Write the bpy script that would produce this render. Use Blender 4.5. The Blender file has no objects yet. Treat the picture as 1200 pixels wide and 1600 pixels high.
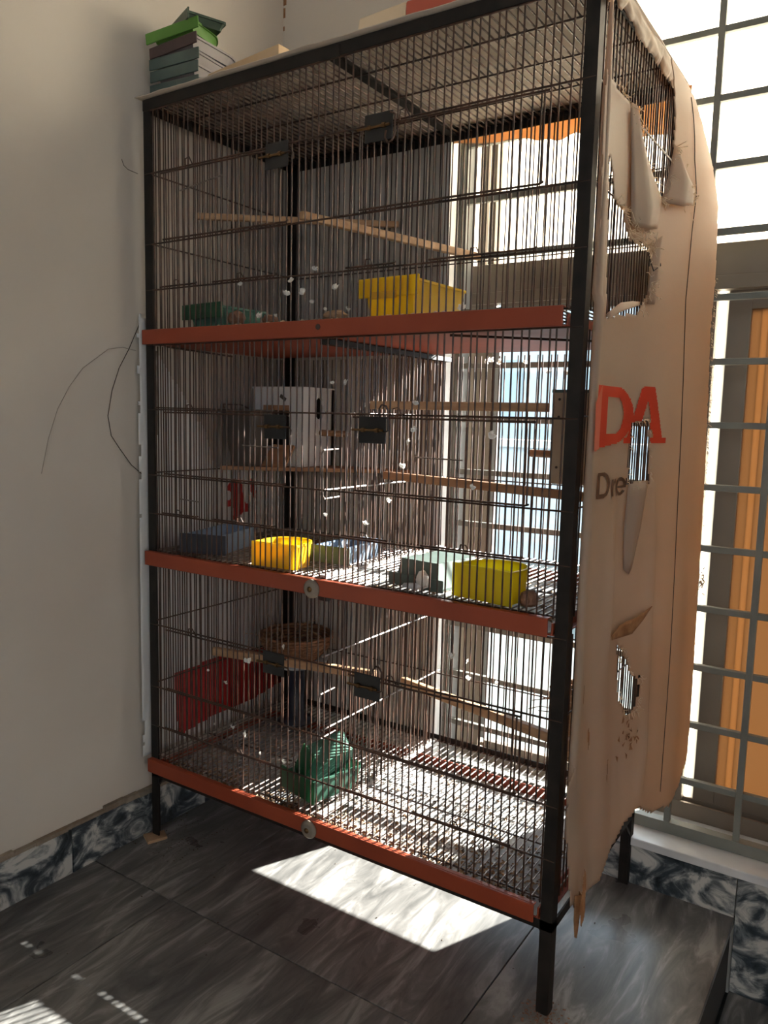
import bpy, bmesh, math, random
from mathutils import Vector, Matrix, noise as mnoise

sc = bpy.context.scene
COL = sc.collection
R = math.radians

# ------------------------------------------------------------------ camera
cam_d = bpy.data.cameras.new('camera')
cam_d.sensor_fit = 'VERTICAL'
cam_d.sensor_height = 36.0
cam_d.lens = 27.67
cam_d.clip_start = 0.02
cam = bpy.data.objects.new('camera', cam_d)
COL.objects.link(cam)
rt = Vector((0.83513, 0.54957, 0.02319)); up = Vector((-0.08579, 0.08849, 0.99237)); fw = Vector((-0.54333, 0.83075, -0.12105))
m = Matrix((rt, up, -fw)).transposed().to_4x4()
m.translation = Vector((1.3017, -1.0932, 0.9268))
cam.matrix_world = m
sc.camera = cam

# ------------------------------------------------------------------ world, sun, exposure
SKY_STRENGTH = 2.0
SUN_STRENGTH = 30.0
EXPOSURE = 1.15
w = bpy.data.worlds.new('sky')
sc.world = w
w.use_nodes = True
bg = w.node_tree.nodes['Background']
bg.inputs[0].default_value = (0.80, 0.91, 1.0, 1)
bg.inputs[1].default_value = SKY_STRENGTH
sun_d = bpy.data.lights.new('sun', 'SUN')
sun_d.energy = SUN_STRENGTH
sun_d.color = (1.0, 0.93, 0.82)
sun_d.angle = R(0.6)
sun = bpy.data.objects.new('sun', sun_d)
COL.objects.link(sun)
sun_dir = Vector((-0.446 * 2.3, -2.3, -1.0)).normalized()
sun.rotation_euler = sun_dir.to_track_quat('-Z', 'Y').to_euler()
sun.location = (4, 8, 5)
sc.view_settings.view_transform = 'Standard'
sc.view_settings.look = 'None'
sc.view_settings.gamma = 1.0
sc.view_settings.use_curve_mapping = False
sc.view_settings.exposure = EXPOSURE

# ------------------------------------------------------------------ materials
MATS = {}


def mat(name, c1, c2=None, scale=8.0, rough=0.6, metal=0.0, bump=0.0, bscale=None, stretch=(1, 1, 1), detail=4.0,
        lo=0.35, hi=0.65, transl=None, tmix=0.4, spec=0.5, rot=0.0, distort=0.0, coat=0.0):
    if name in MATS:
        return MATS[name]
    M = bpy.data.materials.new(name)
    M.use_nodes = True
    nt = M.node_tree
    N, L = nt.nodes, nt.links
    b = N['Principled BSDF']
    b.inputs['Roughness'].default_value = rough
    b.inputs['Metallic'].default_value = metal
    b.inputs['Specular IOR Level'].default_value = spec
    b.inputs['Coat Weight'].default_value = coat
    b.inputs['Base Color'].default_value = (*c1, 1)
    col_sock = None
    geo = N.new('ShaderNodeNewGeometry')
    mp = N.new('ShaderNodeMapping')
    mp.inputs['Scale'].default_value = stretch
    mp.inputs['Rotation'].default_value = (0, 0, rot)
    L.new(geo.outputs['Position'], mp.inputs['Vector'])
    if c2 is not None:
        n = N.new('ShaderNodeTexNoise')
        n.inputs['Scale'].default_value = scale
        n.inputs['Detail'].default_value = detail
        n.inputs['Distortion'].default_value = distort
        L.new(mp.outputs[0], n.inputs['Vector'])
        r = N.new('ShaderNodeValToRGB')
        r.color_ramp.elements[0].position = lo
        r.color_ramp.elements[0].color = (*c1, 1)
        r.color_ramp.elements[1].position = hi
        r.color_ramp.elements[1].color = (*c2, 1)
        L.new(n.outputs['Fac'], r.inputs[0])
        L.new(r.outputs[0], b.inputs['Base Color'])
        col_sock = r.outputs[0]
    if bump:
        n2 = N.new('ShaderNodeTexNoise')
        n2.inputs['Scale'].default_value = bscale or scale * 4
        n2.inputs['Detail'].default_value = 5
        L.new(mp.outputs[0], n2.inputs['Vector'])
        bp = N.new('ShaderNodeBump')
        bp.inputs['Strength'].default_value = bump
        bp.inputs['Distance'].default_value = 0.004
        L.new(n2.outputs['Fac'], bp.inputs['Height'])
        L.new(bp.outputs[0], b.inputs['Normal'])
    if transl:
        t = N.new('ShaderNodeBsdfTranslucent')
        t.inputs[0].default_value = (*transl, 1)
        mx = N.new('ShaderNodeMixShader')
        mx.inputs[0].default_value = tmix
        L.new(b.outputs[0], mx.inputs[1])
        L.new(t.outputs[0], mx.inputs[2])
        L.new(mx.outputs[0], N['Material Output'].inputs[0])
    MATS[name] = M
    return M


def glass_mat(name, tint=(0.95, 0.98, 1.0)):
    M = bpy.data.materials.new(name)
    M.use_nodes = True
    nt = M.node_tree
    N, L = nt.nodes, nt.links
    N.remove(N['Principled BSDF'])
    t = N.new('ShaderNodeBsdfTransparent'); t.inputs[0].default_value = (*tint, 1)
    g = N.new('ShaderNodeBsdfGlossy'); g.inputs['Roughness'].default_value = 0.03
    f = N.new('ShaderNodeFresnel'); f.inputs[0].default_value = 1.45
    mx = N.new('ShaderNodeMixShader')
    L.new(f.outputs[0], mx.inputs[0]); L.new(t.outputs[0], mx.inputs[1]); L.new(g.outputs[0], mx.inputs[2])
    L.new(mx.outputs[0], N['Material Output'].inputs[0])
    MATS[name] = M
    return M


def marble_mat(name, stops, scale, stretch, rot, distort, rough, axis_rot=None):
    M = bpy.data.materials.new(name)
    M.use_nodes = True
    nt = M.node_tree
    N, L = nt.nodes, nt.links
    b = N['Principled BSDF']
    geo = N.new('ShaderNodeNewGeometry')
    oi = N.new('ShaderNodeObjectInfo')
    vm = N.new('ShaderNodeVectorMath'); vm.operation = 'MULTIPLY_ADD'
    cx = N.new('ShaderNodeCombineXYZ')
    L.new(oi.outputs['Random'], cx.inputs[0]); L.new(oi.outputs['Random'], cx.inputs[1]); L.new(oi.outputs['Random'], cx.inputs[2])
    vm.inputs[1].default_value = (7.3, 3.1, 5.7)
    L.new(cx.outputs[0], vm.inputs[0]); L.new(geo.outputs['Position'], vm.inputs[2])
    mp = N.new('ShaderNodeMapping')
    mp.inputs['Rotation'].default_value = axis_rot or (0, 0, rot)
    mp.inputs['Scale'].default_value = stretch
    L.new(vm.outputs[0], mp.inputs[0])
    n = N.new('ShaderNodeTexNoise')
    n.inputs['Scale'].default_value = scale
    n.inputs['Detail'].default_value = 9
    n.inputs['Roughness'].default_value = 0.62
    n.inputs['Distortion'].default_value = distort
    L.new(mp.outputs[0], n.inputs['Vector'])
    r = N.new('ShaderNodeValToRGB')
    els = r.color_ramp.elements
    els[0].position, els[0].color = stops[0][0], (*stops[0][1], 1)
    els[1].position, els[1].color = stops[-1][0], (*stops[-1][1], 1)
    for p, c in stops[1:-1]:
        e = els.new(p); e.color = (*c, 1)
    L.new(n.outputs['Fac'], r.inputs[0])
    L.new(r.outputs[0], b.inputs['Base Color'])
    n3 = N.new('ShaderNodeTexNoise'); n3.inputs['Scale'].default_value = 5.0; n3.inputs['Detail'].default_value = 6
    L.new(geo.outputs['Position'], n3.inputs['Vector'])
    mr = N.new('ShaderNodeMapRange')
    mr.inputs['To Min'].default_value = rough - 0.08; mr.inputs['To Max'].default_value = rough + 0.14
    L.new(n3.outputs['Fac'], mr.inputs['Value'])
    L.new(mr.outputs[0], b.inputs['Roughness'])
    MATS[name] = M
    return M


M_wall = mat('wall_paint', (0.55, 0.495, 0.43), (0.61, 0.557, 0.49), scale=2.2, rough=0.75, bump=0.08, bscale=60)
M_ceil = mat('ceiling_paint', (0.66, 0.63, 0.57), (0.7, 0.67, 0.62), scale=2, rough=0.85)
M_plaster = mat('window_plaster', (0.66, 0.66, 0.64), (0.74, 0.74, 0.73), scale=6, rough=0.7, bump=0.15, bscale=50)
M_floor = marble_mat('grey_marble_floor', [(0.30, (0.058, 0.058, 0.058)), (0.44, (0.105, 0.103, 0.100)), (0.54, (0.155, 0.151, 0.146)), (0.66, (0.30, 0.293, 0.282))],
                     4.6, (6.0, 1.2, 1.0), R(-16), 1.1, 0.27)
M_base = marble_mat('blue_white_marble', [(0.36, (0.012, 0.017, 0.022)), (0.45, (0.045, 0.058, 0.068)), (0.52, (0.20, 0.215, 0.22)), (0.60, (0.52, 0.51, 0.48))],
                    11.0, (1.0, 1.0, 1.5), 0.3, 1.6, 0.32)
M_sill = mat('sill_marble', (0.52, 0.53, 0.54), (0.66, 0.67, 0.68), scale=7, rough=0.35, distort=1.0)
M_grout = mat('grout', (0.03, 0.03, 0.03), rough=0.9)
M_mortar = mat('mortar', (0.20, 0.15, 0.11), (0.32, 0.27, 0.21), scale=25, rough=0.95, bump=0.6, bscale=90)
M_bronze = mat('bronze_aluminium', (0.21, 0.172, 0.135), (0.25, 0.208, 0.165), scale=5, rough=0.42, metal=0.35)
M_alu = mat('grey_aluminium', (0.26, 0.27, 0.27), (0.32, 0.33, 0.33), scale=5, rough=0.4, metal=0.3)
M_grille = mat('grey_green_iron', (0.17, 0.18, 0.16), (0.22, 0.225, 0.20), scale=14, rough=0.55, metal=0.2, bump=0.1)
M_frost = mat('frosted_glass', (0.75, 0.74, 0.70), rough=0.35, transl=(0.86, 0.82, 0.74), tmix=0.75)
M_tan = mat('tan_frosted_glass', (0.42, 0.29, 0.19), (0.46, 0.32, 0.21), scale=4, rough=0.35, transl=(0.165, 0.107, 0.059), tmix=0.75)
M_tan2 = mat('amber_glass', (0.46, 0.32, 0.21), rough=0.35, transl=(0.23, 0.145, 0.075), tmix=0.75)
M_glass = glass_mat('clear_glass')
M_black = mat('black_painted_iron', (0.011, 0.009, 0.008), (0.020, 0.016, 0.013), scale=30, rough=0.6, bump=0.06, spec=0.25)
M_wire = mat('rusty_black_wire', (0.024, 0.014, 0.010), (0.095, 0.042, 0.024), scale=45, rough=0.42, metal=0.25)
M_wirel = mat('pale_sunlit_wire', (0.11, 0.085, 0.075), (0.26, 0.21, 0.185), scale=60, rough=0.4, metal=0.4)  # paler wire, sunlight on the wires is put into the colour
M_orange = mat('orange_painted_sheet', (0.235, 0.036, 0.012), (0.29, 0.050, 0.018), scale=9, rough=0.5, bump=0.05)
M_liner = mat('soiled_tray_sheet', (0.27, 0.285, 0.30), (0.44, 0.43, 0.40), scale=16, rough=0.8, bump=0.3, bscale=70)
M_strip = mat('dusty_metal_strip', (0.30, 0.26, 0.24), (0.42, 0.38, 0.35), scale=20, rough=0.7)
M_knob = mat('clear_plastic', (0.34, 0.29, 0.24), rough=0.15, transl=(0.5, 0.44, 0.36), tmix=0.45)
M_brass = mat('brass', (0.17, 0.10, 0.045), rough=0.35, metal=0.9)
M_plate = mat('black_latch_plate', (0.010, 0.010, 0.011), (0.02, 0.02, 0.021), scale=40, rough=0.45, metal=0.2)
M_banner = mat('flex_banner', (0.39, 0.345, 0.28), (0.47, 0.425, 0.355), scale=5, rough=0.5, transl=(0.78, 0.48, 0.255), tmix=0.5, bump=0.05, bscale=220)
M_bannerw = mat('white_flex_banner', (0.74, 0.74, 0.73), (0.84, 0.84, 0.83), scale=4, rough=0.55, transl=(0.7, 0.7, 0.7), tmix=0.2, bump=0.05, bscale=200)
M_red = mat('red_print', (0.50, 0.032, 0.016), (0.56, 0.05, 0.022), scale=10, rough=0.45, transl=(0.75, 0.08, 0.03), tmix=0.35)
M_redd = mat('crimson_print', (0.42, 0.012, 0.016), (0.50, 0.02, 0.022), scale=10, rough=0.5)
M_brownp = mat('brown_print', (0.055, 0.027, 0.015), rough=0.5)
M_dark = mat('dark_thread', (0.05, 0.035, 0.025), rough=0.8)
M_stain = mat('rust_stain', (0.20, 0.085, 0.03), (0.33, 0.16, 0.07), scale=60, rough=0.9)
M_fray = mat('frayed_thread', (0.72, 0.62, 0.48), rough=0.8, transl=(0.85, 0.65, 0.42), tmix=0.4)
M_card = mat('tan_cardboard', (0.50, 0.34, 0.19), (0.58, 0.42, 0.26), scale=12, rough=0.8)
M_paperc = mat('cream_paper', (0.72, 0.55, 0.36), (0.78, 0.62, 0.43), scale=12, rough=0.75)
M_paperr = mat('red_paper', (0.48, 0.10, 0.06), rough=0.7)
M_cover = mat('dusty_cover_sheet', (0.50, 0.42, 0.34), (0.60, 0.51, 0.42), scale=5, rough=0.8)
M_wood = mat('light_wood', (0.40, 0.23, 0.12), (0.55, 0.35, 0.20), scale=9, rough=0.65, stretch=(1, 6, 6), bump=0.15)
M_wood2 = mat('brown_wood', (0.27, 0.13, 0.065), (0.36, 0.19, 0.10), scale=9, rough=0.65, stretch=(1, 6, 6), bump=0.15)
M_ply = mat('plywood', (0.36, 0.27, 0.19), (0.44, 0.34, 0.25), scale=12, rough=0.7)
M_whitebox = mat('white_laminate', (0.60, 0.60, 0.60), (0.68, 0.68, 0.68), scale=6, rough=0.45)
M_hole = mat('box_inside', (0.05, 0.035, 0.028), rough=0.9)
M_green = mat('green_plastic', (0.018, 0.085, 0.042), (0.028, 0.11, 0.055), scale=10, rough=0.4, transl=(0.05, 0.24, 0.12), tmix=0.3)
M_green2 = mat('sea_green_plastic', (0.055, 0.16, 0.115), (0.085, 0.21, 0.155), scale=10, rough=0.35, transl=(0.14, 0.36, 0.26), tmix=0.35)
M_lime = mat('bright_green_plastic', (0.075, 0.21, 0.025), (0.10, 0.26, 0.04), scale=10, rough=0.45)
M_yellow = mat('yellow_plastic', (0.78, 0.55, 0.02), (0.85, 0.63, 0.04), scale=8, rough=0.35, transl=(0.95, 0.74, 0.06), tmix=0.5)
M_yellowg = mat('lemon_plastic', (0.80, 0.68, 0.02), (0.86, 0.74, 0.04), scale=8, rough=0.35, transl=(0.98, 0.88, 0.07), tmix=0.6)
M_blue = mat('blue_grey_plastic', (0.15, 0.21, 0.31), (0.22, 0.30, 0.42), scale=12, rough=0.45)
M_navy = mat('navy_plastic', (0.015, 0.020, 0.034), (0.03, 0.036, 0.055), scale=12, rough=0.45)
M_greygreen = mat('grey_green_plastic', (0.055, 0.085, 0.075), (0.09, 0.13, 0.115), scale=14, rough=0.5)
M_greyl = mat('pale_grey_plastic', (0.20, 0.185, 0.19), (0.28, 0.26, 0.265), scale=9, rough=0.55)
M_plum = mat('plum_brown_plastic', (0.055, 0.032, 0.032), (0.08, 0.048, 0.045), scale=12, rough=0.5)
M_bottle = mat('dark_green_plastic', (0.018, 0.042, 0.026), (0.03, 0.06, 0.04), scale=12, rough=0.45)
M_straw = mat('brown_wicker', (0.14, 0.055, 0.022), (0.27, 0.13, 0.06), scale=50, rough=0.75)
M_straw2 = mat('tan_wicker', (0.30, 0.17, 0.085), (0.46, 0.30, 0.17), scale=50, rough=0.75)
M_clay = mat('brown_clay', (0.16, 0.075, 0.045), (0.27, 0.14, 0.085), scale=40, rough=0.9, bump=0.5)
M_feather = mat('white_down', (0.80, 0.78, 0.75), rough=0.8, transl=(0.85, 0.82, 0.78), tmix=0.4)
M_husk = mat('seed_husk', (0.22, 0.12, 0.06), (0.46, 0.32, 0.19), scale=120, rough=0.85)
M_drop = mat('dark_dropping', (0.06, 0.045, 0.035), (0.13, 0.09, 0.06), scale=100, rough=0.9)
M_chip = mat('wood_chip', (0.33, 0.20, 0.11), (0.42, 0.27, 0.16), scale=20, rough=0.8)
M_rubber = mat('dark_rubber', (0.012, 0.016, 0.014), rough=0.6)
M_outwall = mat('outside_wall', (0.40, 0.46, 0.48), (0.45, 0.50, 0.52), scale=1.2, rough=0.9)
M_outgrey = mat('outside_grey', (0.30, 0.37, 0.40), (0.34, 0.41, 0.44), scale=1.5, rough=0.9)
M_ground = mat('outside_ground', (0.085, 0.105, 0.10), (0.105, 0.125, 0.118), scale=1.0, rough=0.95)


# ------------------------------------------------------------------ builders
def world_off(p):
    o = Vector((0, 0, 0))
    while p is not None:
        o += p.location
        p = p.parent
    return o


class MB:
    def __init__(self):
        self.v = []; self.f = []

    def add(self, vs, fs):
        n = len(self.v)
        self.v += [Vector(q) for q in vs]
        self.f += [[n + i for i in q] for q in fs]
        return self

    def box(self, x0, x1, y0, y1, z0, z1):
        return self.add([(x0, y0, z0), (x1, y0, z0), (x1, y1, z0), (x0, y1, z0), (x0, y0, z1), (x1, y0, z1), (x1, y1, z1), (x0, y1, z1)],
                        [(0, 3, 2, 1), (4, 5, 6, 7), (0, 1, 5, 4), (1, 2, 6, 5), (2, 3, 7, 6), (3, 0, 4, 7)])

    def bar(self, a, b, wx, wz, upv=(0, 0, 1)):
        """rectangular bar between two points: width wx, height wz"""
        a = Vector(a); b = Vector(b)
        d = (b - a).normalized()
        s = d.cross(Vector(upv)).normalized() * wx / 2
        t = s.normalized().cross(d).normalized() * wz / 2
        vs = [a - s - t, a + s - t, a + s + t, a - s + t, b - s - t, b + s - t, b + s + t, b - s + t]
        return self.add(vs, [(0, 1, 2, 3), (4, 7, 6, 5), (0, 4, 5, 1), (1, 5, 6, 2), (2, 6, 7, 3), (3, 7, 4, 0)])

    def rod(self, a, b, r, n=6, cap=True):
        a = Vector(a); b = Vector(b)
        d = (b - a).normalized()
        q = Vector((0, 0, 1)) if abs(d.z) < 0.9 else Vector((1, 0, 0))
        s = d.cross(q).normalized(); t = s.cross(d)
        vs = []
        for p in (a, b):
            for i in range(n):
                k = 2 * math.pi * i / n
                vs.append(p + (s * math.cos(k) + t * math.sin(k)) * r)
        fs = [(i, (i + 1) % n, n + (i + 1) % n, n + i) for i in range(n)]
        if cap:
            fs += [tuple(reversed(range(n))), tuple(range(n, 2 * n))]
        return self.add(vs, fs)

    def tube(self, pts, r, n=6, closed=False):
        pts = [Vector(p) for p in pts]
        m_ = len(pts)
        vs = []
        prev = None
        for i, p in enumerate(pts):
            if closed:
                d = (pts[(i + 1) % m_] - pts[i - 1]).normalized()
            else:
                d = (pts[min(i + 1, m_ - 1)] - pts[max(i - 1, 0)]).normalized()
            if prev is None:
                q = Vector((0, 0, 1)) if abs(d.z) < 0.9 else Vector((1, 0, 0))
                s = d.cross(q).normalized()
            else:
                s = (prev - d * prev.dot(d)).normalized()
            prev = s
            t = s.cross(d)
            rr = r[i] if isinstance(r, (list, tuple)) else r
            for k in range(n):
                a = 2 * math.pi * k / n
                vs.append(p + (s * math.cos(a) + t * math.sin(a)) * rr)
        fs = []
        for i in range(m_ if closed else m_ - 1):
            j = (i + 1) % m_
            for k in range(n):
                fs.append((i * n + k, i * n + (k + 1) % n, j * n + (k + 1) % n, j * n + k))
        if not closed:
            fs += [tuple(reversed(range(n))), tuple(range((m_ - 1) * n, m_ * n))]
        return self.add(vs, fs)

    def lathe(self, prof, c, axis='z', n=20):
        """prof: (radius, height) list"""
        c = Vector(c)
        vs = []
        for r, h in prof:
            for i in range(n):
                a = 2 * math.pi * i / n
                u, v = math.cos(a) * r, math.sin(a) * r
                vs.append(c + (Vector((u, v, h)) if axis == 'z' else Vector((u, -h, v)) if axis == 'y' else Vector((h, u, v))))
        fs = []
        for k in range(len(prof) - 1):
            for i in range(n):
                fs.append((k * n + i, k * n + (i + 1) % n, (k + 1) * n + (i + 1) % n, (k + 1) * n + i))
        if prof[0][0] > 1e-6:
            fs.append(tuple(reversed(range(n))))
        if prof[-1][0] > 1e-6:
            fs.append(tuple(range((len(prof) - 1) * n, len(prof) * n)))
        return self.add(vs, fs)

    def prism(self, poly, z0, z1):
        n = len(poly)
        vs = [(x, y, z0) for x, y in poly] + [(x, y, z1) for x, y in poly]
        return self.add(vs, [tuple(reversed(range(n))), tuple(range(n, 2 * n))] + [(i, (i + 1) % n, n + (i + 1) % n, n + i) for i in range(n)])

    def mesh(self, name, smooth=False, off=(0, 0, 0)):
        off = Vector(off)
        me = bpy.data.meshes.new(name)
        me.from_pydata([tuple(v - off) for v in self.v], [], self.f)
        me.validate()
        bm = bmesh.new(); bm.from_mesh(me)
        bmesh.ops.recalc_face_normals(bm, faces=bm.faces)
        bm.to_mesh(me); bm.free()
        if smooth:
            me.polygons.foreach_set('use_smooth', [True] * len(me.polygons))
        return me

    def build(self, name, material, parent=None, smooth=False, local=False, bevel=0.0, origin=None, kind=None, label=None):
        off = Vector((0, 0, 0))
        if parent is not None and not local:
            off = world_off(parent)
        if origin is not None:
            off = Vector(origin)
        me = self.mesh(name, smooth, off)
        me.materials.append(material)
        o = bpy.data.objects.new(name, me)
        COL.objects.link(o)
        if parent is not None:
            o.parent = parent
        if origin is not None:
            o.location = origin
        if bevel:
            md = o.modifiers.new('bevel', 'BEVEL'); md.width = bevel; md.segments = 2; md.limit_method = 'ANGLE'
        if kind:
            o['kind'] = kind
        if label:
            o['label'] = label
        return o


def tag(o, label, cat, group=None, kind=None):
    o['label'] = label
    o['category'] = cat
    if group:
        o['group'] = group
    if kind:
        o['kind'] = kind
    return o


def thing(name, label, cat, loc=(0, 0, 0), rz=0.0, group=None, rot=None):
    o = bpy.data.objects.new(name, None)
    o.empty_display_size = 0.05
    COL.objects.link(o)
    o.location = loc
    o.rotation_euler = rot if rot else (0, 0, rz)
    return tag(o, label, cat, group)


def struct(o):
    o['kind'] = 'structure'
    return o


def struct_root(name, loc=(0, 0, 0)):
    o = bpy.data.objects.new(name, None)
    o.empty_display_size = 0.1
    COL.objects.link(o)
    o.location = loc
    return struct(o)


def inpoly(x, y, P):
    c = False
    j = len(P) - 1
    for i in range(len(P)):
        if (P[i][1] > y) != (P[j][1] > y) and x < (P[j][0] - P[i][0]) * (y - P[i][1]) / (P[j][1] - P[i][1]) + P[i][0]:
            c = not c
        j = i
    return c


# ------------------------------------------------------------------ dimensions
W, D, H = 0.914, 0.448, 1.529
XL = -0.030            # left wall
YB = 0.450             # back wall, room side
YO = 0.560             # back wall, outside
WX0, WX1 = 0.44, 2.05  # window opening
WZ0, WZ1 = 0.10, 2.10
RX1, RY0, RZ1 = 3.3, -3.1, 2.85
STEP = 1.112

# ------------------------------------------------------------------ the room
# raised floor with marble tiles
o = MB().box(XL - 0.1, STEP - 0.006, RY0, YB + 0.02, -0.16, -0.012).build('floor', M_grout)
struct(o); floor_o = o
jx = [-0.39, 0.21, 0.81, STEP]
jy = [RY0, -2.533, -1.933, -1.333, -0.733, -0.133, YB]
for i in range(3):
    for k in range(6):
        x0, x1 = max(jx[i], XL), jx[i + 1]
        g = 0.0011
        b = MB().box(x0 + g, x1 - (g if i < 2 else 0), jy[k] + g, jy[k + 1] - g, -0.014, 0.0)
        b.build('tile', M_floor, floor_o, bevel=0.0008)
o = MB().box(STEP - 0.01, RX1, RY0, YB + 0.02, -0.30, -0.162).build('floor_lower', M_grout); struct(o)
lowf = o
for i in range(4):
    for k in range(6):
        x0 = STEP + i * 0.6
        MB().box(x0 + 0.001, min(x0 + 0.599, RX1), jy[k] + 0.001, jy[k + 1] - 0.001, -0.164, -0.15).build('tile', M_floor, lowf)

struct(MB().box(XL - 0.12, XL, RY0 - 0.12, YO, -0.16, RZ1).build('wall_left', M_wall))
wb = MB()
wb.box(XL, WX0, YB, YO, -0.16, RZ1)
wb.box(WX1, RX1, YB, YO, -0.3, RZ1)
wb.box(WX0, WX1, YB, YO, WZ1, RZ1)
wb.box(WX0, WX1, YB, YO, -0.3, WZ0 - 0.02)
struct(wb.build('wall_back', M_wall))
# right wall with an unseen opening, added to let in fill daylight
DY0, DY1, DZ1 = -2.05, -1.45, 1.95
wr = MB().box(RX1, RX1 + 0.12, RY0 - 0.12, DY0, -0.3, RZ1).box(RX1, RX1 + 0.12, DY1, YO, -0.3, RZ1).box(RX1, RX1 + 0.12, DY0, DY1, DZ1, RZ1).box(RX1, RX1 + 0.12, DY0, DY1, -0.3, -0.15)
struct(wr.build('wall_right', M_wall))
d1 = struct_root('fill_opening', (RX1, DY0, -0.15))
MB().box(RX1 - 0.01, RX1 + 0.13, DY0, DY0 + 0.05, -0.15, DZ1).box(RX1 - 0.01, RX1 + 0.13, DY1 - 0.05, DY1, -0.15, DZ1).box(RX1 - 0.01, RX1 + 0.13, DY0 + 0.05, DY1 - 0.05, DZ1 - 0.05, DZ1).build('fill_opening_frame', M_wood2, d1)
# front wall (behind the camera) with an unseen window added for fill light
F0, F1, FZ0, FZ1 = 1.3, 2.7, 0.9, 2.1
wf = MB()
wf.box(XL, F0, RY0 - 0.12, RY0, -0.3, RZ1).box(F1, RX1, RY0 - 0.12, RY0, -0.3, RZ1)
wf.box(F0, F1, RY0 - 0.12, RY0, -0.3, FZ0).box(F0, F1, RY0 - 0.12, RY0, FZ1, RZ1)
struct(wf.build('wall_front', M_wall))
struct(MB().box(XL - 0.12, RX1 + 0.12, RY0 - 0.12, YO, RZ1, RZ1 + 0.1).build('ceiling', M_ceil))
w2 = struct_root('fill_window', (F0, RY0 - 0.06, FZ0))
MB().box(F0, F1, RY0 - 0.08, RY0 - 0.04, FZ0, FZ0 + 0.05).box(F0, F1, RY0 - 0.08, RY0 - 0.04, FZ1 - 0.05, FZ1).box(F0, F0 + 0.05, RY0 - 0.08, RY0 - 0.04, FZ0, FZ1).box(F1 - 0.05, F1, RY0 - 0.08, RY0 - 0.04, FZ0, FZ1).box(1.97, 2.03, RY0 - 0.08, RY0 - 0.04, FZ0, FZ1).build('fill_window_frame', M_bronze, w2)
MB().box(F0 + 0.05, 1.97, RY0 - 0.062, RY0 - 0.058, FZ0 + 0.05, FZ1 - 0.05).build('pane', M_glass, w2)
MB().box(2.03, F1 - 0.05, RY0 - 0.062, RY0 - 0.058, FZ0 + 0.05, FZ1 - 0.05).build('pane', M_glass, w2)

# skirting of marble slabs, left and back
bl = struct_root('baseboard_left', (XL, 0, 0))
ys = [YB - 0.001, 0.175, -0.185, -0.545, -0.905, -1.265, -1.625, -1.985]
for a, b in zip(ys[1:], ys[:-1]):
    MB().box(XL - 0.002, XL + 0.011, a + 0.0008, b - 0.0008, 0.0, 0.093).build('slab', M_base, bl, bevel=0.001)
mo = MB()
rnd = random.Random(4)
y = -2.0
while y < YB - 0.02:
    l = rnd.uniform(0.03, 0.07)
    mo.box(XL - 0.002, XL + rnd.uniform(0.008, 0.015), y, min(y + l, YB), 0.092, 0.099 + rnd.uniform(0, 0.006))
    y += l
mo.build('mortar', M_mortar, bl)
bb = struct_root('baseboard_back', (0, YB, 0))
xs = [XL + 0.012, 0.55, STEP]
for a, b in zip(xs[:-1], xs[1:]):
    MB().box(a + 0.0008, b - 0.0008, YB - 0.011, YB + 0.002, 0.0, 0.083).build('slab', M_base, bb, bevel=0.001)
for a, b in ((STEP, 1.70), (1.70, 2.40)):
    MB().box(a + 0.0008, b - 0.0008, YB - 0.011, YB + 0.002, -0.15, 0.083).build('slab', M_base, bb, bevel=0.001)

# window sill and plastered reveal
struct(MB().box(WX0 - 0.0, WX1, YB - 0.018, YO + 0.08, 0.083, 0.100).build('trim_1', M_sill, bevel=0.002))
struct(MB().box(WX0 - 0.012, WX0 + 0.003, YB - 0.004, 0.512, 0.10, WZ1).build('trim_2', M_plaster, bevel=0.002))

# ------------------------------------------------------------------ the window
w1 = struct_root('window_1', (WX0, 0.58, WZ0))
MB().box(0.428, 0.446, 0.512, 0.56, 0.10, WZ1).build('jamb', M_alu, w1, bevel=0.0015)
MB().box(WX1 - 0.03, WX1, 0.512, 0.63, 0.10, WZ1).build('jamb', M_bronze, w1)
MB().box(0.43, WX1, 0.575, 0.635, 0.10, 0.118).box(0.43, WX1, 0.575, 0.582, 0.118, 0.135).box(0.43, WX1, 0.602, 0.607, 0.118, 0.135).build('track', M_bronze, w1)
MB().box(0.40, WX1, 0.578, 0.632, 1.212, 1.275).build('transom', M_bronze, w1, bevel=0.002)
MB().box(0.40, WX1, 0.57, 0.60, 1.186, 1.212).build('transom_track', M_bronze, w1, bevel=0.001)
MB().box(0.40, WX1, 0.578, 0.632, WZ1 - 0.04, WZ1).build('head', M_bronze, w1)
# upper frosted lights
MB().box(0.445, 0.462, 0.585, 0.625, 1.275, WZ1).build('stile', M_bronze, w1, bevel=0.001)
MB().box(0.476, 0.492, 0.575, 0.625, 1.275, WZ1).build('stile', M_bronze, w1, bevel=0.001)
ux = [(0.400, 0.445), (0.492, 1.22), (1.26, WX1 - 0.03)]
MB().box(1.22, 1.26, 0.58, 0.625, 1.275, WZ1).build('stile', M_bronze, w1, bevel=0.001)
MB().box(0.462, 0.476, 0.603, 0.608, 1.275, WZ1 - 0.04).build('pane', M_frost, w1)
for a, b in ux:
    MB().box(a, b, 0.603, 0.608, 1.275, WZ1 - 0.04).build('pane', M_frost, w1)
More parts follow.
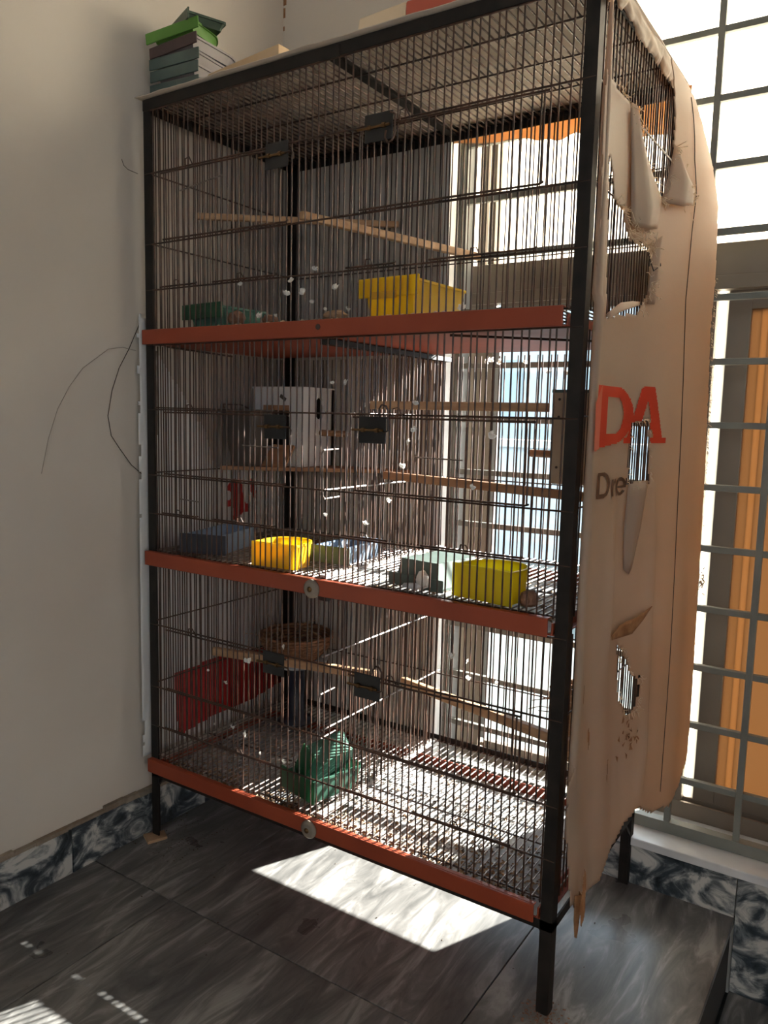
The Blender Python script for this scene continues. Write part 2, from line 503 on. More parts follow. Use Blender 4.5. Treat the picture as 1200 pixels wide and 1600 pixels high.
# lower left sliding sash with clear glass
s1 = MB().box(0.432, 0.496, 0.578, 0.602, 0.135, 1.19).build('sash', M_bronze, w1, bevel=0.001)
MB().box(0.496, 0.512, 0.582, 0.60, 0.155, 1.17).build('lit_edge', M_alu, s1)  # light on the sash edge, put in as a paler metal strip
MB().box(0.512, 0.948, 0.578, 0.602, 0.135, 0.152).build('bottom_rail', M_bronze, s1, bevel=0.001)
MB().box(0.512, 0.948, 0.578, 0.602, 1.165, 1.19).build('top_rail', M_bronze, s1, bevel=0.001)
MB().box(0.948, 0.974, 0.578, 0.602, 0.135, 1.19).build('stile', M_bronze, s1, bevel=0.001)
MB().box(0.512, 0.948, 0.588, 0.592, 0.152, 1.165).build('pane', M_glass, s1)
# narrow clear gap, then the amber sash
MB().box(0.974, 0.996, 0.606, 0.610, 0.135, 1.19).build('pane', M_frost, w1)
s2 = MB().box(0.992, 1.034, 0.604, 0.630, 0.118, 1.20).build('sash', M_bronze, w1, bevel=0.001)
MB().box(1.034, 2.02, 0.604, 0.630, 0.118, 0.165).build('bottom_rail', M_bronze, s2, bevel=0.001)
MB().box(1.034, 2.02, 0.604, 0.630, 1.15, 1.20).build('top_rail', M_bronze, s2, bevel=0.001)
MB().box(1.034, 1.052, 0.616, 0.620, 0.165, 1.15).build('pane_edge', M_tan, s2)
MB().box(1.052, 1.064, 0.614, 0.620, 0.165, 1.15).build('pane_edge', M_tan2, s2)
MB().box(1.064, 1.50, 0.616, 0.620, 0.165, 1.15).build('pane', M_tan, s2)
MB().box(1.50, 1.54, 0.604, 0.630, 0.165, 1.15).build('stile', M_bronze, s2)
MB().box(1.54, 2.02, 0.616, 0.620, 0.165, 1.15).build('pane', M_tan, s2)
# security grille
gr = MB().box(0.445, WX1, 0.490, 0.512, 0.100, 0.124).build('grille', M_grille, w1, bevel=0.001)
for k in range(16):
    z = 0.216 + 0.118 * k
    if z < WZ1:
        MB().box(0.44, WX1, 0.495, 0.507, z - 0.006, z + 0.006).build('bar', M_grille, gr, bevel=0.001)
for x in (0.451, 0.966, 1.096, 1.226, 1.356, 1.486, 1.616, 1.746, 1.876, 2.006):
    MB().box(x - 0.006, x + 0.006, 0.493, 0.5045, 0.124, WZ1).build('bar', M_grille, gr, bevel=0.001)

# ------------------------------------------------------------------ outside
o = MB().box(-14, 16, YO + 0.1, 40, -0.62, -0.60).build('ground', M_ground); struct(o)
o = MB().box(-14, 16, 7.0, 7.2, -0.6, 0.62).box(-14, 16, 6.95, 7.25, 0.62, 0.70).build('boundary_wall', M_outwall, origin=(0, 7, -0.6))
tag(o, 'low pale boundary wall seen outside through the clear window panes', 'wall')
bd = thing('neighbour_house', 'pale bluish house seen far outside through the clear window panes', 'building', (-3.5, 15, -0.6))
MB().box(-11, 4, 15, 19, -0.6, 3.6).build('wall', M_outwall, bd)
for x in (-9.2, -6.8, -4.4, -2.0, 0.4, 2.4):
    f = MB().box(x, x + 1.1, 14.94, 15.02, 0.9, 2.2).build('window', M_outgrey, bd)
    MB().box(x + 0.08, x + 1.02, 14.92, 14.95, 0.98, 2.12).build('pane', M_outgrey, f)
MB().box(-11.2, 4.2, 14.8, 19.2, 3.6, 3.8).build('roof', M_outgrey, bd)

# ------------------------------------------------------------------ the cage
cage = thing('bird_cage', 'tall black three-tier wire bird cage with orange trays', 'cage', (W / 2, D / 2, 0))
FL = 0.020  # angle iron flange
T = 0.003


def angle_post(x, y, sx, sy):
    """vertical angle iron, corner at x,y, flanges towards sx, sy"""
    b = MB()
    b.box(min(x, x + sx * FL), max(x, x + sx * FL), min(y, y + sy * T), max(y, y + sy * T), 0, H)
    b.box(min(x, x + sx * T), max(x, x + sx * T), min(y + sy * T, y + sy * FL), max(y + sy * T, y + sy * FL), 0, H)
    b.build('post', M_black, cage)


angle_post(0, 0, 1, 1); angle_post(W, 0, -1, 1); angle_post(0, D, 1, -1); angle_post(W, D, -1, -1)
MB().box(W - FL, W - T - 0.0002, D - FL, D - T - 0.0002, 0.0, 0.14).build('leg', M_black, cage)
# top rails
MB().box(0, W, -0.0015, T, H - FL, H).box(0, W, T, FL, H - T, H).build('top_rail', M_black, cage)
MB().box(0, W, D - T, D + 0.0015, H - FL, H).box(0, W, D - FL, D - T, H - T, H).build('top_rail', M_black, cage)
for x0, x1 in ((-0.0015, T), (W - T, W + 0.0015)):
    MB().box(x0, x1, T, D - T, H - FL, H).build('side_rail', M_black, cage)
MB().box(W / 2 - 0.018, W / 2 + 0.002, 0.003, D - 0.003, H - 0.010, H - 0.003).build('ceiling_bar', M_black, cage)
MB().box(0.452 - 0.012, 0.452 + 0.03, -0.004, -0.0016, H - 0.022, H - 0.004).build('joint_plate', M_black, cage)
# bottom rails + gussets
zb = 0.146
MB().box(0, W, 0, T, zb - 0.006, zb + 0.010).build('bottom_rail', M_black, cage)
MB().box(0, W, D - T, D, 0.181, 0.196).build('bottom_rail', M_black, cage)
for x0, x1 in ((0, T), (W - T, W)):
    MB().box(x0, x1, T, D - T, zb - 0.006, zb + 0.010).build('side_rail', M_black, cage)
for a, b in (((0.004, 0.01, 0.112), (0.026, 0.01, 0.142)), ((W - 0.004, D - 0.012, 0.10), (W - 0.004, D - 0.055, 0.142)), ((W - 0.004, 0.01, 0.112), (W - 0.026, 0.01, 0.142)), ((0.004, D - 0.012, 0.10), (0.004, D - 0.055, 0.142))):
    MB().bar(a, b, 0.006, 0.006).build('brace', M_black, cage)

SP = 0.0143
WR = 0.00140
NX = int(round((W - 0.02) / SP))
NY = int(round((D - 0.02) / SP))
xsn = [0.010 + (W - 0.020) * i / NX for i in range(NX + 1)]
ysn = [0.010 + (D - 0.020) * i / NY for i in range(NY + 1)]
rj = random.Random(11)


def jit(s=0.0016):
    return rj.uniform(-s, s)


# tier data: lip mid z, mesh floor z, wire top z
TIERS = [(1.073, 1.088, H - 0.004), (0.622, 0.637, 1.058), (0.169, 0.186, 0.606)]
for ti, (zl, zm, zt) in enumerate(TIERS):
    z0 = zm - 0.004
    b = MB()
    for x in xsn[1:-1]:
        j = jit(); j2 = jit(0.0028)
        b.rod((x + j, 0.0035, z0), (x + j2, 0.0035, zt), WR, 6, False)
    b.build('front_wires', M_wire, cage, kind='stuff')
    b = MB()
    for x in xsn[1:-1]:
        b.rod((x + jit(), D - 0.005, z0), (x + jit(0.0028), D - 0.005, zt), WR, 6, False)
    b.build('back_wires', M_wire, cage, kind='stuff')
    for x in (0.005, W - 0.005):
        b = MB()
        for y in ysn[1:-1]:
            b.rod((x, y + jit(), z0), (x, y + jit(0.0028), zt), WR, 6, False)
        b.build('side_wires', M_wire, cage, kind='stuff')
    # floor mesh: wires run front to back
    b = MB()
    for x in xsn:
        b.rod((x + jit(0.0006), 0.002, zm), (x + jit(0.0006), D - 0.002, zm), WR, 6, False)
    b.build('floor_wires', M_wirel if ti else M_wire, cage, kind='stuff')
    for y in (0.012, D * 0.36, D * 0.68, D - 0.006):
        MB().rod((0.003, y, zm - 0.0025), (W - 0.003, y, zm - 0.0025), 0.0016).build('floor_cross_wire', M_wire, cage)
    # centre divider wires (lower tiers only)
    if ti:
        b = MB()
        for y in ysn[4:-1]:
            b.rod((0.457, y + jit(), z0), (0.457, y + jit(), zt), WR, 6, False)
        b.build('divider_wires', M_wire, cage, kind='stuff')
        for z in ((0.795, 0.93) if ti == 1 else (0.353, 0.492)):
            MB().rod((0.458, 0.004, z), (0.458, D - 0.006, z), 0.0018).build('divider_cross_wire', M_wirel, cage)
        zz0, zz1 = (0.779, 0.865) if ti == 1 else (0.337, 0.421)
        MB().tube([(0.455, 0.046, zz1 + 0.001), (0.455, 0.004, zz1), (0.455, 0.0, zz1 - 0.006), (0.456, 0.001, zz0 + 0.006), (0.456, 0.006, zz0), (0.456, 0.049, zz0 + 0.001)], 0.0016).build('divider_loop', M_wirel, cage)
    # horizontal cross wires
    off = (0.093, 0.182, 0.317, 0.435) if ti == 0 else (0.093, 0.173, 0.307, 0.436) if ti == 1 else (0.087, 0.174, 0.310, 0.436)
    for k, dz in enumerate(off):
        z = zl + dz
        MB().rod((0.002, 0.0012, z), (W - 0.002, 0.0012, z), 0.0017).build('cross_wire', M_wire, cage)
        if k in (1, 2):
            MB().rod((0.002, D - 0.003, z), (W - 0.002, D - 0.003, z), 0.0015).build('cross_wire', M_wire, cage)
            for x in (0.0035, W - 0.0035):
                MB().rod((x, 0.002, z + 0.004), (x, D - 0.002, z + 0.004), 0.0016).build('cross_wire', M_wire, cage)
    # lift-up doors: doubled rods with hooked ends
    zc, zd = zl + off[1], zl + off[2]
    for x0, x1, hook in ((0.055, 0.375, 0.12), (0.525, 0.845, 0.60)):
        b = MB()
        b.tube([(x0, -0.0018, zc + 0.005), (x1 - 0.006, -0.0022, zc + 0.004), (x1, -0.004, zc + 0.006)], 0.0018)
        b.tube([(x0 - 0.004, -0.0016, zd - 0.005), (x1 + 0.004, -0.0016, zd - 0.006)], 0.0018)
        for q in (x0 + 0.004, x1 - 0.004):
            b.rod((q, -0.0016, zc + 0.004), (q, -0.0016, zd - 0.005), 0.0015)
        b.tube([(hook, -0.002, zd - 0.004), (hook + 0.004, -0.006, zd + 0.010), (hook + 0.014, -0.006, zd + 0.012), (hook + 0.020, -0.002, zd - 0.003)], 0.0013)
        b.build('door', M_wire, cage)
    ze = zl + off[0]
    flaps = ((0.045, 0.150), (0.190, 0.350), (0.500, 0.600), (0.660, 0.840))
    for x0, x1 in flaps:
        b = MB()
        b.tube([(x0, -0.0016, ze + 0.004), (x1 - 0.005, -0.002, ze + 0.0045), (x1, -0.0045, ze + 0.006)], 0.0018)
        hx = x0 + (x1 - x0) * 0.4
        b.tube([(hx, -0.002, ze + 0.004), (hx + 0.003, -0.005, ze + 0.014), (hx + 0.012, -0.005, ze + 0.014), (hx + 0.016, -0.002, ze + 0.004)], 0.0012)
        b.build('feeder_flap', M_wire, cage)
    # latch plates
    for x0, x1 in ((0.324, 0.376), (0.536, 0.590)):
        hi = zd + 0.004 if x0 < 0.5 or ti else zd + 0.014
        if ti == 1:
            hi = zd - 0.004
        b = MB().box(x0, x1, -0.006, -0.0035, hi - 0.044, hi)
        lp = b.build('latch_plate', M_plate, cage, bevel=0.0012)
        MB().rod((x0 - 0.012, -0.009, hi - 0.022), (x1 - 0.004, -0.009, hi - 0.022), 0.0022).rod((x0 + 0.008, -0.009, hi - 0.022), (x0 + 0.014, -0.009, hi - 0.022), 0.004).rod((x1 - 0.018, -0.009, hi - 0.022), (x1 - 0.012, -0.009, hi - 0.022), 0.004).build('bolt', M_brass, lp)
        s = 1 if x0 > 0.5 else -1
        cx = x1 if s > 0 else x0 + 0.02
        zz = hi - 0.030 if ti == 0 else hi
        sg = -1 if ti == 0 else 1
        if x0 > 0.5:
            MB().tube([(cx - 0.012, -0.007, zz), (cx - 0.012, -0.009, zz + sg * 0.012), (cx - 0.006, -0.010, zz + sg * 0.020), (cx + 0.002, -0.010, zz + sg * 0.018), (cx + 0.006, -0.009, zz + sg * 0.010), (cx + 0.006, -0.008, zz - sg * 0.022), (cx - 0.004, -0.007, zz - sg * 0.026)], 0.0017).build('loop', M_wire, lp)
        else:
            MB().tube([(x1 - 0.004, -0.009, hi - 0.022), (x1 + 0.012, -0.010, hi - 0.022), (x1 + 0.016, -0.010, hi - 0.027), (x1 + 0.016, -0.010, hi - 0.036)], 0.0016).build('loop', M_wire, lp)
    # tray
    lo_, hi_ = zl - 0.0145, zl + 0.0145
    xe = 0.887
    b = MB()
    b.box(0.002, xe, -0.013, -0.009, lo_, hi_)
    b.box(0.002, xe, -0.009, 0.0, hi_ - 0.0025, hi_)
    b.box(0.012, W - 0.012, 0.0, 0.374, lo_ + 0.000, lo_ + 0.0025)
    b.box(0.010, 0.013, 0.0, 0.374, lo_, hi_ - 0.010)
    b.box(W - 0.026, W - 0.023, 0.0, 0.374, lo_, hi_ - 0.010)
    b.box(0.012, W - 0.026, 0.370, 0.374, lo_, hi_ - 0.006)
    tr = b.build('tray', M_orange, cage, bevel=0.0012)
    MB().box(0.016, W - 0.028, 0.003, 0.368, lo_ + 0.003, lo_ + 0.0042).build('tray_liner', M_liner, tr, label='grey tray sheet soiled with droppings')
    if ti:
        MB().box(0.449, 0.463, 0.004, D - 0.012, zm + 0.001, zm + 0.005).build('divider_strip', M_strip, cage, bevel=0.001)
        kn = MB().lathe([(0.0, 0.0075), (0.007, 0.0075), (0.009, 0.0062), (0.0105, 0.0068), (0.014, 0.0055), (0.0170, 0.0025), (0.0172, 0.0)], (0.446, -0.013, zl - 0.003), 'y', 28)
        kn = kn.build('knob', M_knob, tr, smooth=True, label='clear round plastic knob')
        MB().lathe([(0.0, 0.0105), (0.0035, 0.010), (0.0050, 0.0085), (0.0050, 0.006)], (0.446, -0.013, zl - 0.003), 'y', 14).build('screw', M_brass, kn, smooth=True)
    else:
        MB().lathe([(0.0, 0.0006), (0.005, 0.0006), (0.005, 0.0)], (0.452, -0.013, zl + 0.002), 'y', 12).build('hole', M_hole, tr)
# bars below the trays
MB().box(W / 2 - 0.012, W / 2 + 0.008, 0.003, D - 0.003, 1.047, 1.056).build('tray_bar', M_black, cage)
MB().box(W / 2 - 0.010, W / 2 + 0.010, 0.003, D - 0.003, 0.596, 0.604).build('tray_bar', M_black, cage)
MB().rod((0.70, 0.002, 1.0535), (W - 0.004, 0.20, 1.0535), 0.0022).build('tray_wire', M_wire, cage)
MB().rod((0.06, 0.002, 1.0535), (0.005, 0.24, 1.0535), 0.0022).build('tray_wire', M_wire, cage)
# loose door stubs
for a, b_ in (((0.268, -0.003, 0.866), (0.356, -0.004, 0.865)), ((0.645, -0.003, 0.862), (0.732, -0.003, 0.861)), ((0.105, -0.003, 1.345), (0.218, -0.004, 1.358)), ((0.10, -0.003, 0.752), (0.155, -0.003, 0.750))):
    MB().rod(a, b_, 0.0013).build('stub_wire', M_wirel, cage)
# ceiling mesh
b = MB()
for x in xsn:
    b.rod((x + jit(0.0008), 0.002, H - 0.006), (x + jit(0.0008), D - 0.002, H - 0.006), 0.0016, 6, False)
b.build('ceiling_wires', M_wire, cage, kind='stuff')
for y in (0.10, 0.215, 0.33):
    MB().rod((0.003, y, H - 0.0095), (W - 0.003, y, H - 0.0095), 0.0018).build('ceiling_cross_wire', M_wire, cage)


# ------------------------------------------------------------------ feeders
def outline(w_, d_, kind, s=1.0, n=12, inset=0.0):
    """plan outline, front edge on y=0 (scaled s about the middle)"""
    w2 = w_ / 2 * s - inset
    y0 = d_ * (1 - s) / 2 + inset
    y1 = d_ - d_ * (1 - s) / 2 - inset
    if kind == 'round':
        r = min(w2, (y1 - y0) * 0.62)
        pts = [(-w2, y0), (w2, y0)]
        for i in range(n + 1):
            a = math.pi * i / n
            pts.append((w2 * math.cos(a), y1 - r + r * math.sin(a)))
        return pts
    c = min(w2, d_) * 0.12
    pts = [(-w2, y0), (w2, y0), (w2, y1 - c), (w2 - c * 0.3, y1 - c * 0.3), (w2 - c, y1), (-w2 + c, y1), (-w2 + c * 0.3, y1 - c * 0.3), (-w2, y1 - c)]
    return pts


def cup_mb(w_, d_, h_, kind, taper=0.84, t=0.0022):
    b = MB()
    O0 = outline(w_, d_, kind, taper); O1 = outline(w_, d_, kind)
    I1 = outline(w_, d_, kind, 1.0, inset=t); I0 = outline(w_, d_, kind, taper, inset=t)
    n = len(O0)
    vs = [(x, y, 0) for x, y in O0] + [(x, y, h_) for x, y in O1] + [(x, y, h_) for x, y in I1] + [(x, y, t) for x, y in I0]
    fs = []
    for k in range(3):
        for i in range(n):
            j = (i + 1) % n
            fs.append((k * n + i, k * n + j, (k + 1) * n + j, (k + 1) * n + i))
    fs.append(tuple(reversed(range(n)))); fs.append(tuple(range(3 * n, 4 * n)))
    return b.add(vs, fs)


def feeder(name, label, loc, rz, w_, d_, h_, m_cup, m_plate=None, kind='round', plate=(0.010, 0.4, 1.08), taper=0.84, group=None, rot=None, rim=True):
    t = thing(name, label, 'feeder', loc, rz, group, rot)
    cup_mb(w_, d_, h_, kind, taper).build('cup', m_cup, t, local=True)
    if plate:
        e, a, bb_ = plate
        MB().box(-w_ / 2 - e, w_ / 2 + e, -0.0035, -0.0002, h_ * a, h_ * bb_).build('front_plate', m_plate or m_cup, t, local=True, bevel=0.0012)
    if rim:
        O1 = outline(w_ + 0.004, d_ + 0.002, kind)
        I1 = outline(w_ - 0.0044, d_ - 0.0022, kind)
        n = len(O1)
        z0, z1 = h_ - 0.003, h_ + 0.0012
        vs = [(x, y, z0) for x, y in O1] + [(x, y, z1) for x, y in O1] + [(x, y + 0.0011, z1) for x, y in I1] + [(x, y + 0.0011, z0) for x, y in I1]
        fs = []
        for k in range(4):
            for i in range(n):
                j = (i + 1) % n
                fs.append((k * n + i, k * n + j, ((k + 1) % 4) * n + j, ((k + 1) % 4) * n + i))
        MB().add(vs, fs).build('rim', m_cup, t, local=True)
    return t


ZF = [1.0894, 0.6385, 0.1875]
G_F = 'feeders standing on the cage floors'
# top tier
feeder('feeder', 'small dark green plastic feeder on the top tier floor', (0.143, 0.018, ZF[0]), R(-6), 0.086, 0.125, 0.040, M_green2, M_green, 'rect', (0.018, 0.42, 1.15), group=G_F)
t = feeder('hooded_feeder', 'large yellow hooded feeder on the top tier floor', (0.572, 0.022, ZF[0]), R(-3), 0.098, 0.165, 0.060, M_yellow, M_yellow, 'rect', (0.012, 0.55, 1.08), 0.9, group=G_F)
MB().box(-0.032, 0.018, -0.0047, -0.0034, 0.030, 0.042).build('scoop_mark', mat('amber_plastic', (0.62, 0.33, 0.02), rough=0.4), t, local=True)
# middle tier
feeder('feeder', 'blue-grey trough feeder with dark front at the left of the middle tier', (0.135, 0.024, ZF[1]), R(16), 0.080, 0.165, 0.040, M_blue, M_navy, 'rect', (0.012, 0.06, 1.06), 0.88, group=G_F)
feeder('feeder', 'yellow half-round feeder left of the knob on the middle tier', (0.335, 0.014, ZF[1]), R(6), 0.096, 0.085, 0.046, M_yellow, M_yellow, 'round', (0.004, 0.02, 1.04), 0.92, group=G_F)
feeder('feeder', 'slate blue trough feeder behind the knob beside the yellow feeder', (0.392, 0.112, ZF[1]), R(4), 0.070, 0.140, 0.034, M_blue, M_greygreen, 'rect', (0.010, 0.05, 1.05), 0.88, group=G_F)
t = feeder('feeder', 'dark grey feeder lying upside down on the middle tier', (0.632, 0.034, ZF[1] + 0.046), 0, 0.094, 0.125, 0.045, M_greygreen, M_greygreen, 'rect', (0.012, 0.55, 1.02), 0.86, group=G_F, rot=(0, R(180), R(-8)))
feeder('feeder', 'lemon yellow half-round feeder at the right of the middle tier', (0.763, 0.020, ZF[1]), R(-9), 0.104, 0.088, 0.052, M_yellowg, M_yellowg, 'round', (0.006, 0.0, 1.06), 0.94, group=G_F)
# bottom tier
feeder('feeder', 'sea green feeder standing upright on the bottom tier floor', (0.385, 0.030, ZF[2]), R(-14), 0.076, 0.130, 0.046, M_green2, M_green, 'rect', (0.014, 0.2, 1.15), 0.8, group=G_F)
feeder('feeder', 'sea green feeder tipped on its side inside another green feeder', (0.404, 0.052, ZF[2] + 0.044), 0, 0.070, 0.120, 0.044, M_green2, M_green, 'round', (0.010, 0.3, 1.1), 0.84, group=G_F, rot=(R(8), R(-62), R(-16)))

# stack of feeders on the roof
G_S = 'feeders stacked on the cage roof'
ZR = H + 0.010
stack = [
    ('grey-green feeder at the very bottom of the stack on the cage roof', M_greyl, M_greygreen, 0.0, 0.0, 4, 0),
    ('grey-green feeder second from the bottom of the roof stack', M_greyl, M_greygreen, 0.0, 0.026, 3, 0),
    ('grey-green feeder third from the bottom of the roof stack', M_greyl, M_greygreen, 0.0, 0.0485, 5, -1),
    ('plum brown feeder just under the bright green one in the roof stack', M_greyl, M_plum, -0.002, 0.0735, 2, -3),
    ('bright green feeder second from the top of the roof stack', M_lime, M_lime, -0.004, 0.101, 9, -6),
]
for lb, mc, mp_, dx, dz, rz, ry in stack:
    feeder('feeder', lb, (0.068 + dx, 0.020, ZR + dz), 0, 0.098, 0.150 if mc is M_greyl else 0.11, 0.0195, mc, mp_, 'round', (0.014, 0.0, 1.06), 0.9, group=G_S, rot=(0, R(ry), R(rz)))
feeder('feeder', 'dark green feeder turned askew on top of the roof stack', (0.062, 0.042, ZR + 0.1285), 0, 0.084, 0.075, 0.015, M_bottle, M_bottle, 'rect', (0.012, -0.1, 1.25), 0.85, group=G_S, rot=(R(-2), R(5), R(-26)))

# ------------------------------------------------------------------ things on the roof
# cover sheet with its torn overhangs
cs = thing('cover_sheet', 'dusty sheet covering the cage roof with ragged overhanging edges', 'sheet', (W / 2, D / 2, H))
b = MB()
nx, ny = 60, 24
for i in range(nx + 1):
    for k in range(ny + 1):
        x = -0.012 + (W + 0.022) * i / nx
        y = -0.010 + (D + 0.022) * k / ny
        wv = 0.003 * mnoise.noise(Vector((x * 14, y * 14, 1.0)))
        yy = y + (0.004 * mnoise.noise(Vector((x * 25, 3.0, 0.0))) if k in (0, ny) else 0)
        b.v.append(Vector((x, yy, H + 0.0035 + wv * 0.6)))
for i in range(nx):
    for k in range(ny):
        a = i * (ny + 1) + k
        b.f.append([a, a + ny + 1, a + ny + 2, a + 1])
o = b.build('sheet', M_cover, cs, smooth=True)
md = o.modifiers.new('thick', 'SOLIDIFY'); md.thickness = 0.0016
# back overhang hanging in front of the window
b = MB()
nx, nz = 70, 14
for i in range(nx + 1):
    x = -0.005 + (W + 0.02) * i / nx
    ln = (0.025 + 0.05 * max(0, (x - 0.45) / 0.46)) * (1 + 0.25 * mnoise.noise(Vector((x * 30, 0.2, 0.7))))
    for k in range(nz + 1):
        b.v.append(Vector((x, D + 0.010 + 0.004 * mnoise.noise(Vector((x * 9, k * 0.2, 0))), H + 0.003 - ln * k / nz)))
for i in range(nx):
    for k in range(nz):
        a = i * (nz + 1) + k
        b.f.append([a, a + nz + 1, a + nz + 2, a + 1])
o = b.build('back_overhang', M_banner, cs, smooth=True)
md = o.modifiers.new('thick', 'SOLIDIFY'); md.thickness = 0.001
# right ragged overhang
b = MB()
nx, nz = 90, 12
for i in range(nx + 1):
    y = -0.010 + (D + 0.02) * i / nx
    ln = 0.026 + 0.022 * abs(mnoise.noise(Vector((y * 22, 4.2, 0.7)))) + 0.045 * max(0, mnoise.noise(Vector((y * 9 + 3.3, 1.2, 0.7)))) + 0.008 * mnoise.noise(Vector((y * 120, 4.2, 0.7)))
    for k in range(nz + 1):
        q = k / nz
        b.v.append(Vector((W + 0.006 + 0.006 * math.sin(q * 3.1) + 0.004 * mnoise.noise(Vector((y * 20, q * 3, 0))), y, H + 0.004 - ln * q)))
for i in range(nx):
    for k in range(nz):
        a = i * (nz + 1) + k
        b.f.append([a, a + nz + 1, a + nz + 2, a + 1])
o = b.build('side_overhang', M_banner, cs, smooth=True)
md = o.modifiers.new('thick', 'SOLIDIFY'); md.thickness = 0.001

o = MB().add([(0.175, 0.0, H + 0.008), (0.345, 0.004, H + 0.008), (0.355, 0.09, H + 0.010), (0.18, 0.085, H + 0.010), (0.180, 0.0, H + 0.013), (0.345, 0.004, H + 0.030), (0.355, 0.09, H + 0.026), (0.18, 0.085, H + 0.014)],
             [(0, 3, 2, 1), (4, 5, 6, 7), (0, 1, 5, 4), (1, 2, 6, 5), (2, 3, 7, 6), (3, 0, 4, 7)]).build('cardboard_strip', M_card, bevel=0.001, origin=(0.26, 0.04, H + 0.008))
tag(o, 'bent tan cardboard strip lying on the cage roof right of the feeder stack', 'cardboard')
t = thing('folded_packet', 'long folded packet half cream half red on the front roof edge', 'packet', (0.70, 0.02, H + 0.010))
MB().add([(0.515, -0.002, H + 0.007), (0.605, -0.002, H + 0.007), (0.605, 0.07, H + 0.007), (0.515, 0.07, H + 0.007), (0.517, 0.0, H + 0.028), (0.605, 0.0, H + 0.032), (0.605, 0.07, H + 0.030), (0.517, 0.07, H + 0.026)],
         [(0, 3, 2, 1), (4, 5, 6, 7), (0, 1, 5, 4), (1, 2, 6, 5), (2, 3, 7, 6), (3, 0, 4, 7)]).build('cream_end', M_paperc, t, bevel=0.003)
MB().add([(0.605, -0.002, H + 0.007), (0.86, -0.002, H + 0.007), (0.86, 0.07, H + 0.007), (0.605, 0.07, H + 0.007), (0.605, 0.0, H + 0.032), (0.86, 0.0, H + 0.026), (0.86, 0.07, H + 0.026), (0.605, 0.07, H + 0.030)],
         [(0, 3, 2, 1), (4, 5, 6, 7), (0, 1, 5, 4), (1, 2, 6, 5), (2, 3, 7, 6), (3, 0, 4, 7)]).build('red_end', M_paperr, t, bevel=0.003)
o = MB().lathe([(0.030, 0), (0.033, 0.006), (0.031, 0.016), (0.022, 0.022), (0.0, 0.024)], (0.242, 0.075, H + 0.0075), 'z', 24).build('rubber_cap', M_rubber, smooth=True, origin=(0.242, 0.075, H + 0.0075))
tag(o, 'round black rubber cap on the cage roof behind the feeder stack', 'cap')

# ------------------------------------------------------------------ perches
def perch(label, a, b_, wd, hg, m_=None):
    a = Vector(a); b_ = Vector(b_)
    o_ = MB().bar(a, b_, wd, hg).build('perch', m_ or M_wood, bevel=0.0015, origin=tuple((a + b_) / 2))
    tag(o_, label, 'perch', 'wooden perches in the cage')
    return o_


perch('flat wooden perch running to the back wires of the top tier', (0.010, 0.132, 1.338), (0.322, 0.436, 1.350), 0.012, 0.013)
perch('wooden perch slanting from the front wires back towards the window in the top tier', (0.393, 0.010, 1.270), (0.527, 0.436, 1.262), 0.013, 0.014)
perch('upper wooden perch of the middle tier reaching the plywood nest box', (0.450, 0.155, 0.947), (0.806, 0.155, 0.947), 0.014, 0.015)
perch('lower wooden perch of the middle tier, right of the divider', (0.459, 0.195, 0.812), (0.905, 0.120, 0.806), 0.013, 0.015, M_wood2)
perch('wooden perch in the left half of the bottom tier before the wicker nest', (0.008, 0.178, 0.377), (0.450, 0.190, 0.406), 0.014, 0.018)
perch('wooden perch sloping across the right half of the bottom tier', (0.460, 0.284, 0.370), (0.902, 0.091, 0.408), 0.014, 0.017)

# ------------------------------------------------------------------ white nest box on its shelf (middle tier)
o = MB().prism([(0.010, 0.196), (0.372, 0.434), (0.205, 0.436), (0.010, 0.330)], 0.797, 0.806).build('corner_shelf', M_wood2, bevel=0.001, origin=(0.15, 0.34, 0.797))
tag(o, 'brown wooden board across the back left corner of the middle tier', 'shelf')
nb = thing('nest_box', 'white nest box with round hole standing on the brown board', 'nest box', (0.09, 0.36, 0.8065))
x0, x1, y0, y1, z0, z1 = 0.016, 0.161, 0.300, 0.420, 0.8065, 0.984
# front panel with a rectangular hatch
hx0, hx1, hz0, hz1 = 0.048, 0.126, 0.852, 0.946
MB().box(x0, hx0, y0, y0 + 0.008, z0, z1).box(hx1, x1, y0, y0 + 0.008, z0, z1).box(hx0, hx1, y0, y0 + 0.008, z0, hz0).box(hx0, hx1, y0, y0 + 0.008, hz1, z1).build('front_panel', M_whitebox, nb)
MB().box(x0, x0 + 0.008, y0 + 0.008, y1, z0, z1).build('side_panel', M_whitebox, nb)
MB().box(x0, x1, y1 - 0.008, y1, z0, z1).build('back_panel', M_whitebox, nb)
MB().box(x0 - 0.002, x1 + 0.002, y0 - 0.002, y1 + 0.002, z1, z1 + 0.004).build('lid', M_whitebox, nb)
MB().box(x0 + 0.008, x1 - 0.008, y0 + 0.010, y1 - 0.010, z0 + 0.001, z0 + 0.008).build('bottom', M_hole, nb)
MB().box(x0 + 0.010, x0 + 0.014, y0 + 0.012, y1 - 0.012, z0 + 0.01, z1 - 0.002).box(x0 + 0.012, x1 - 0.012, y1 - 0.016, y1 - 0.012, z0 + 0.01, z1 - 0.002).build('lining', M_hole, nb)
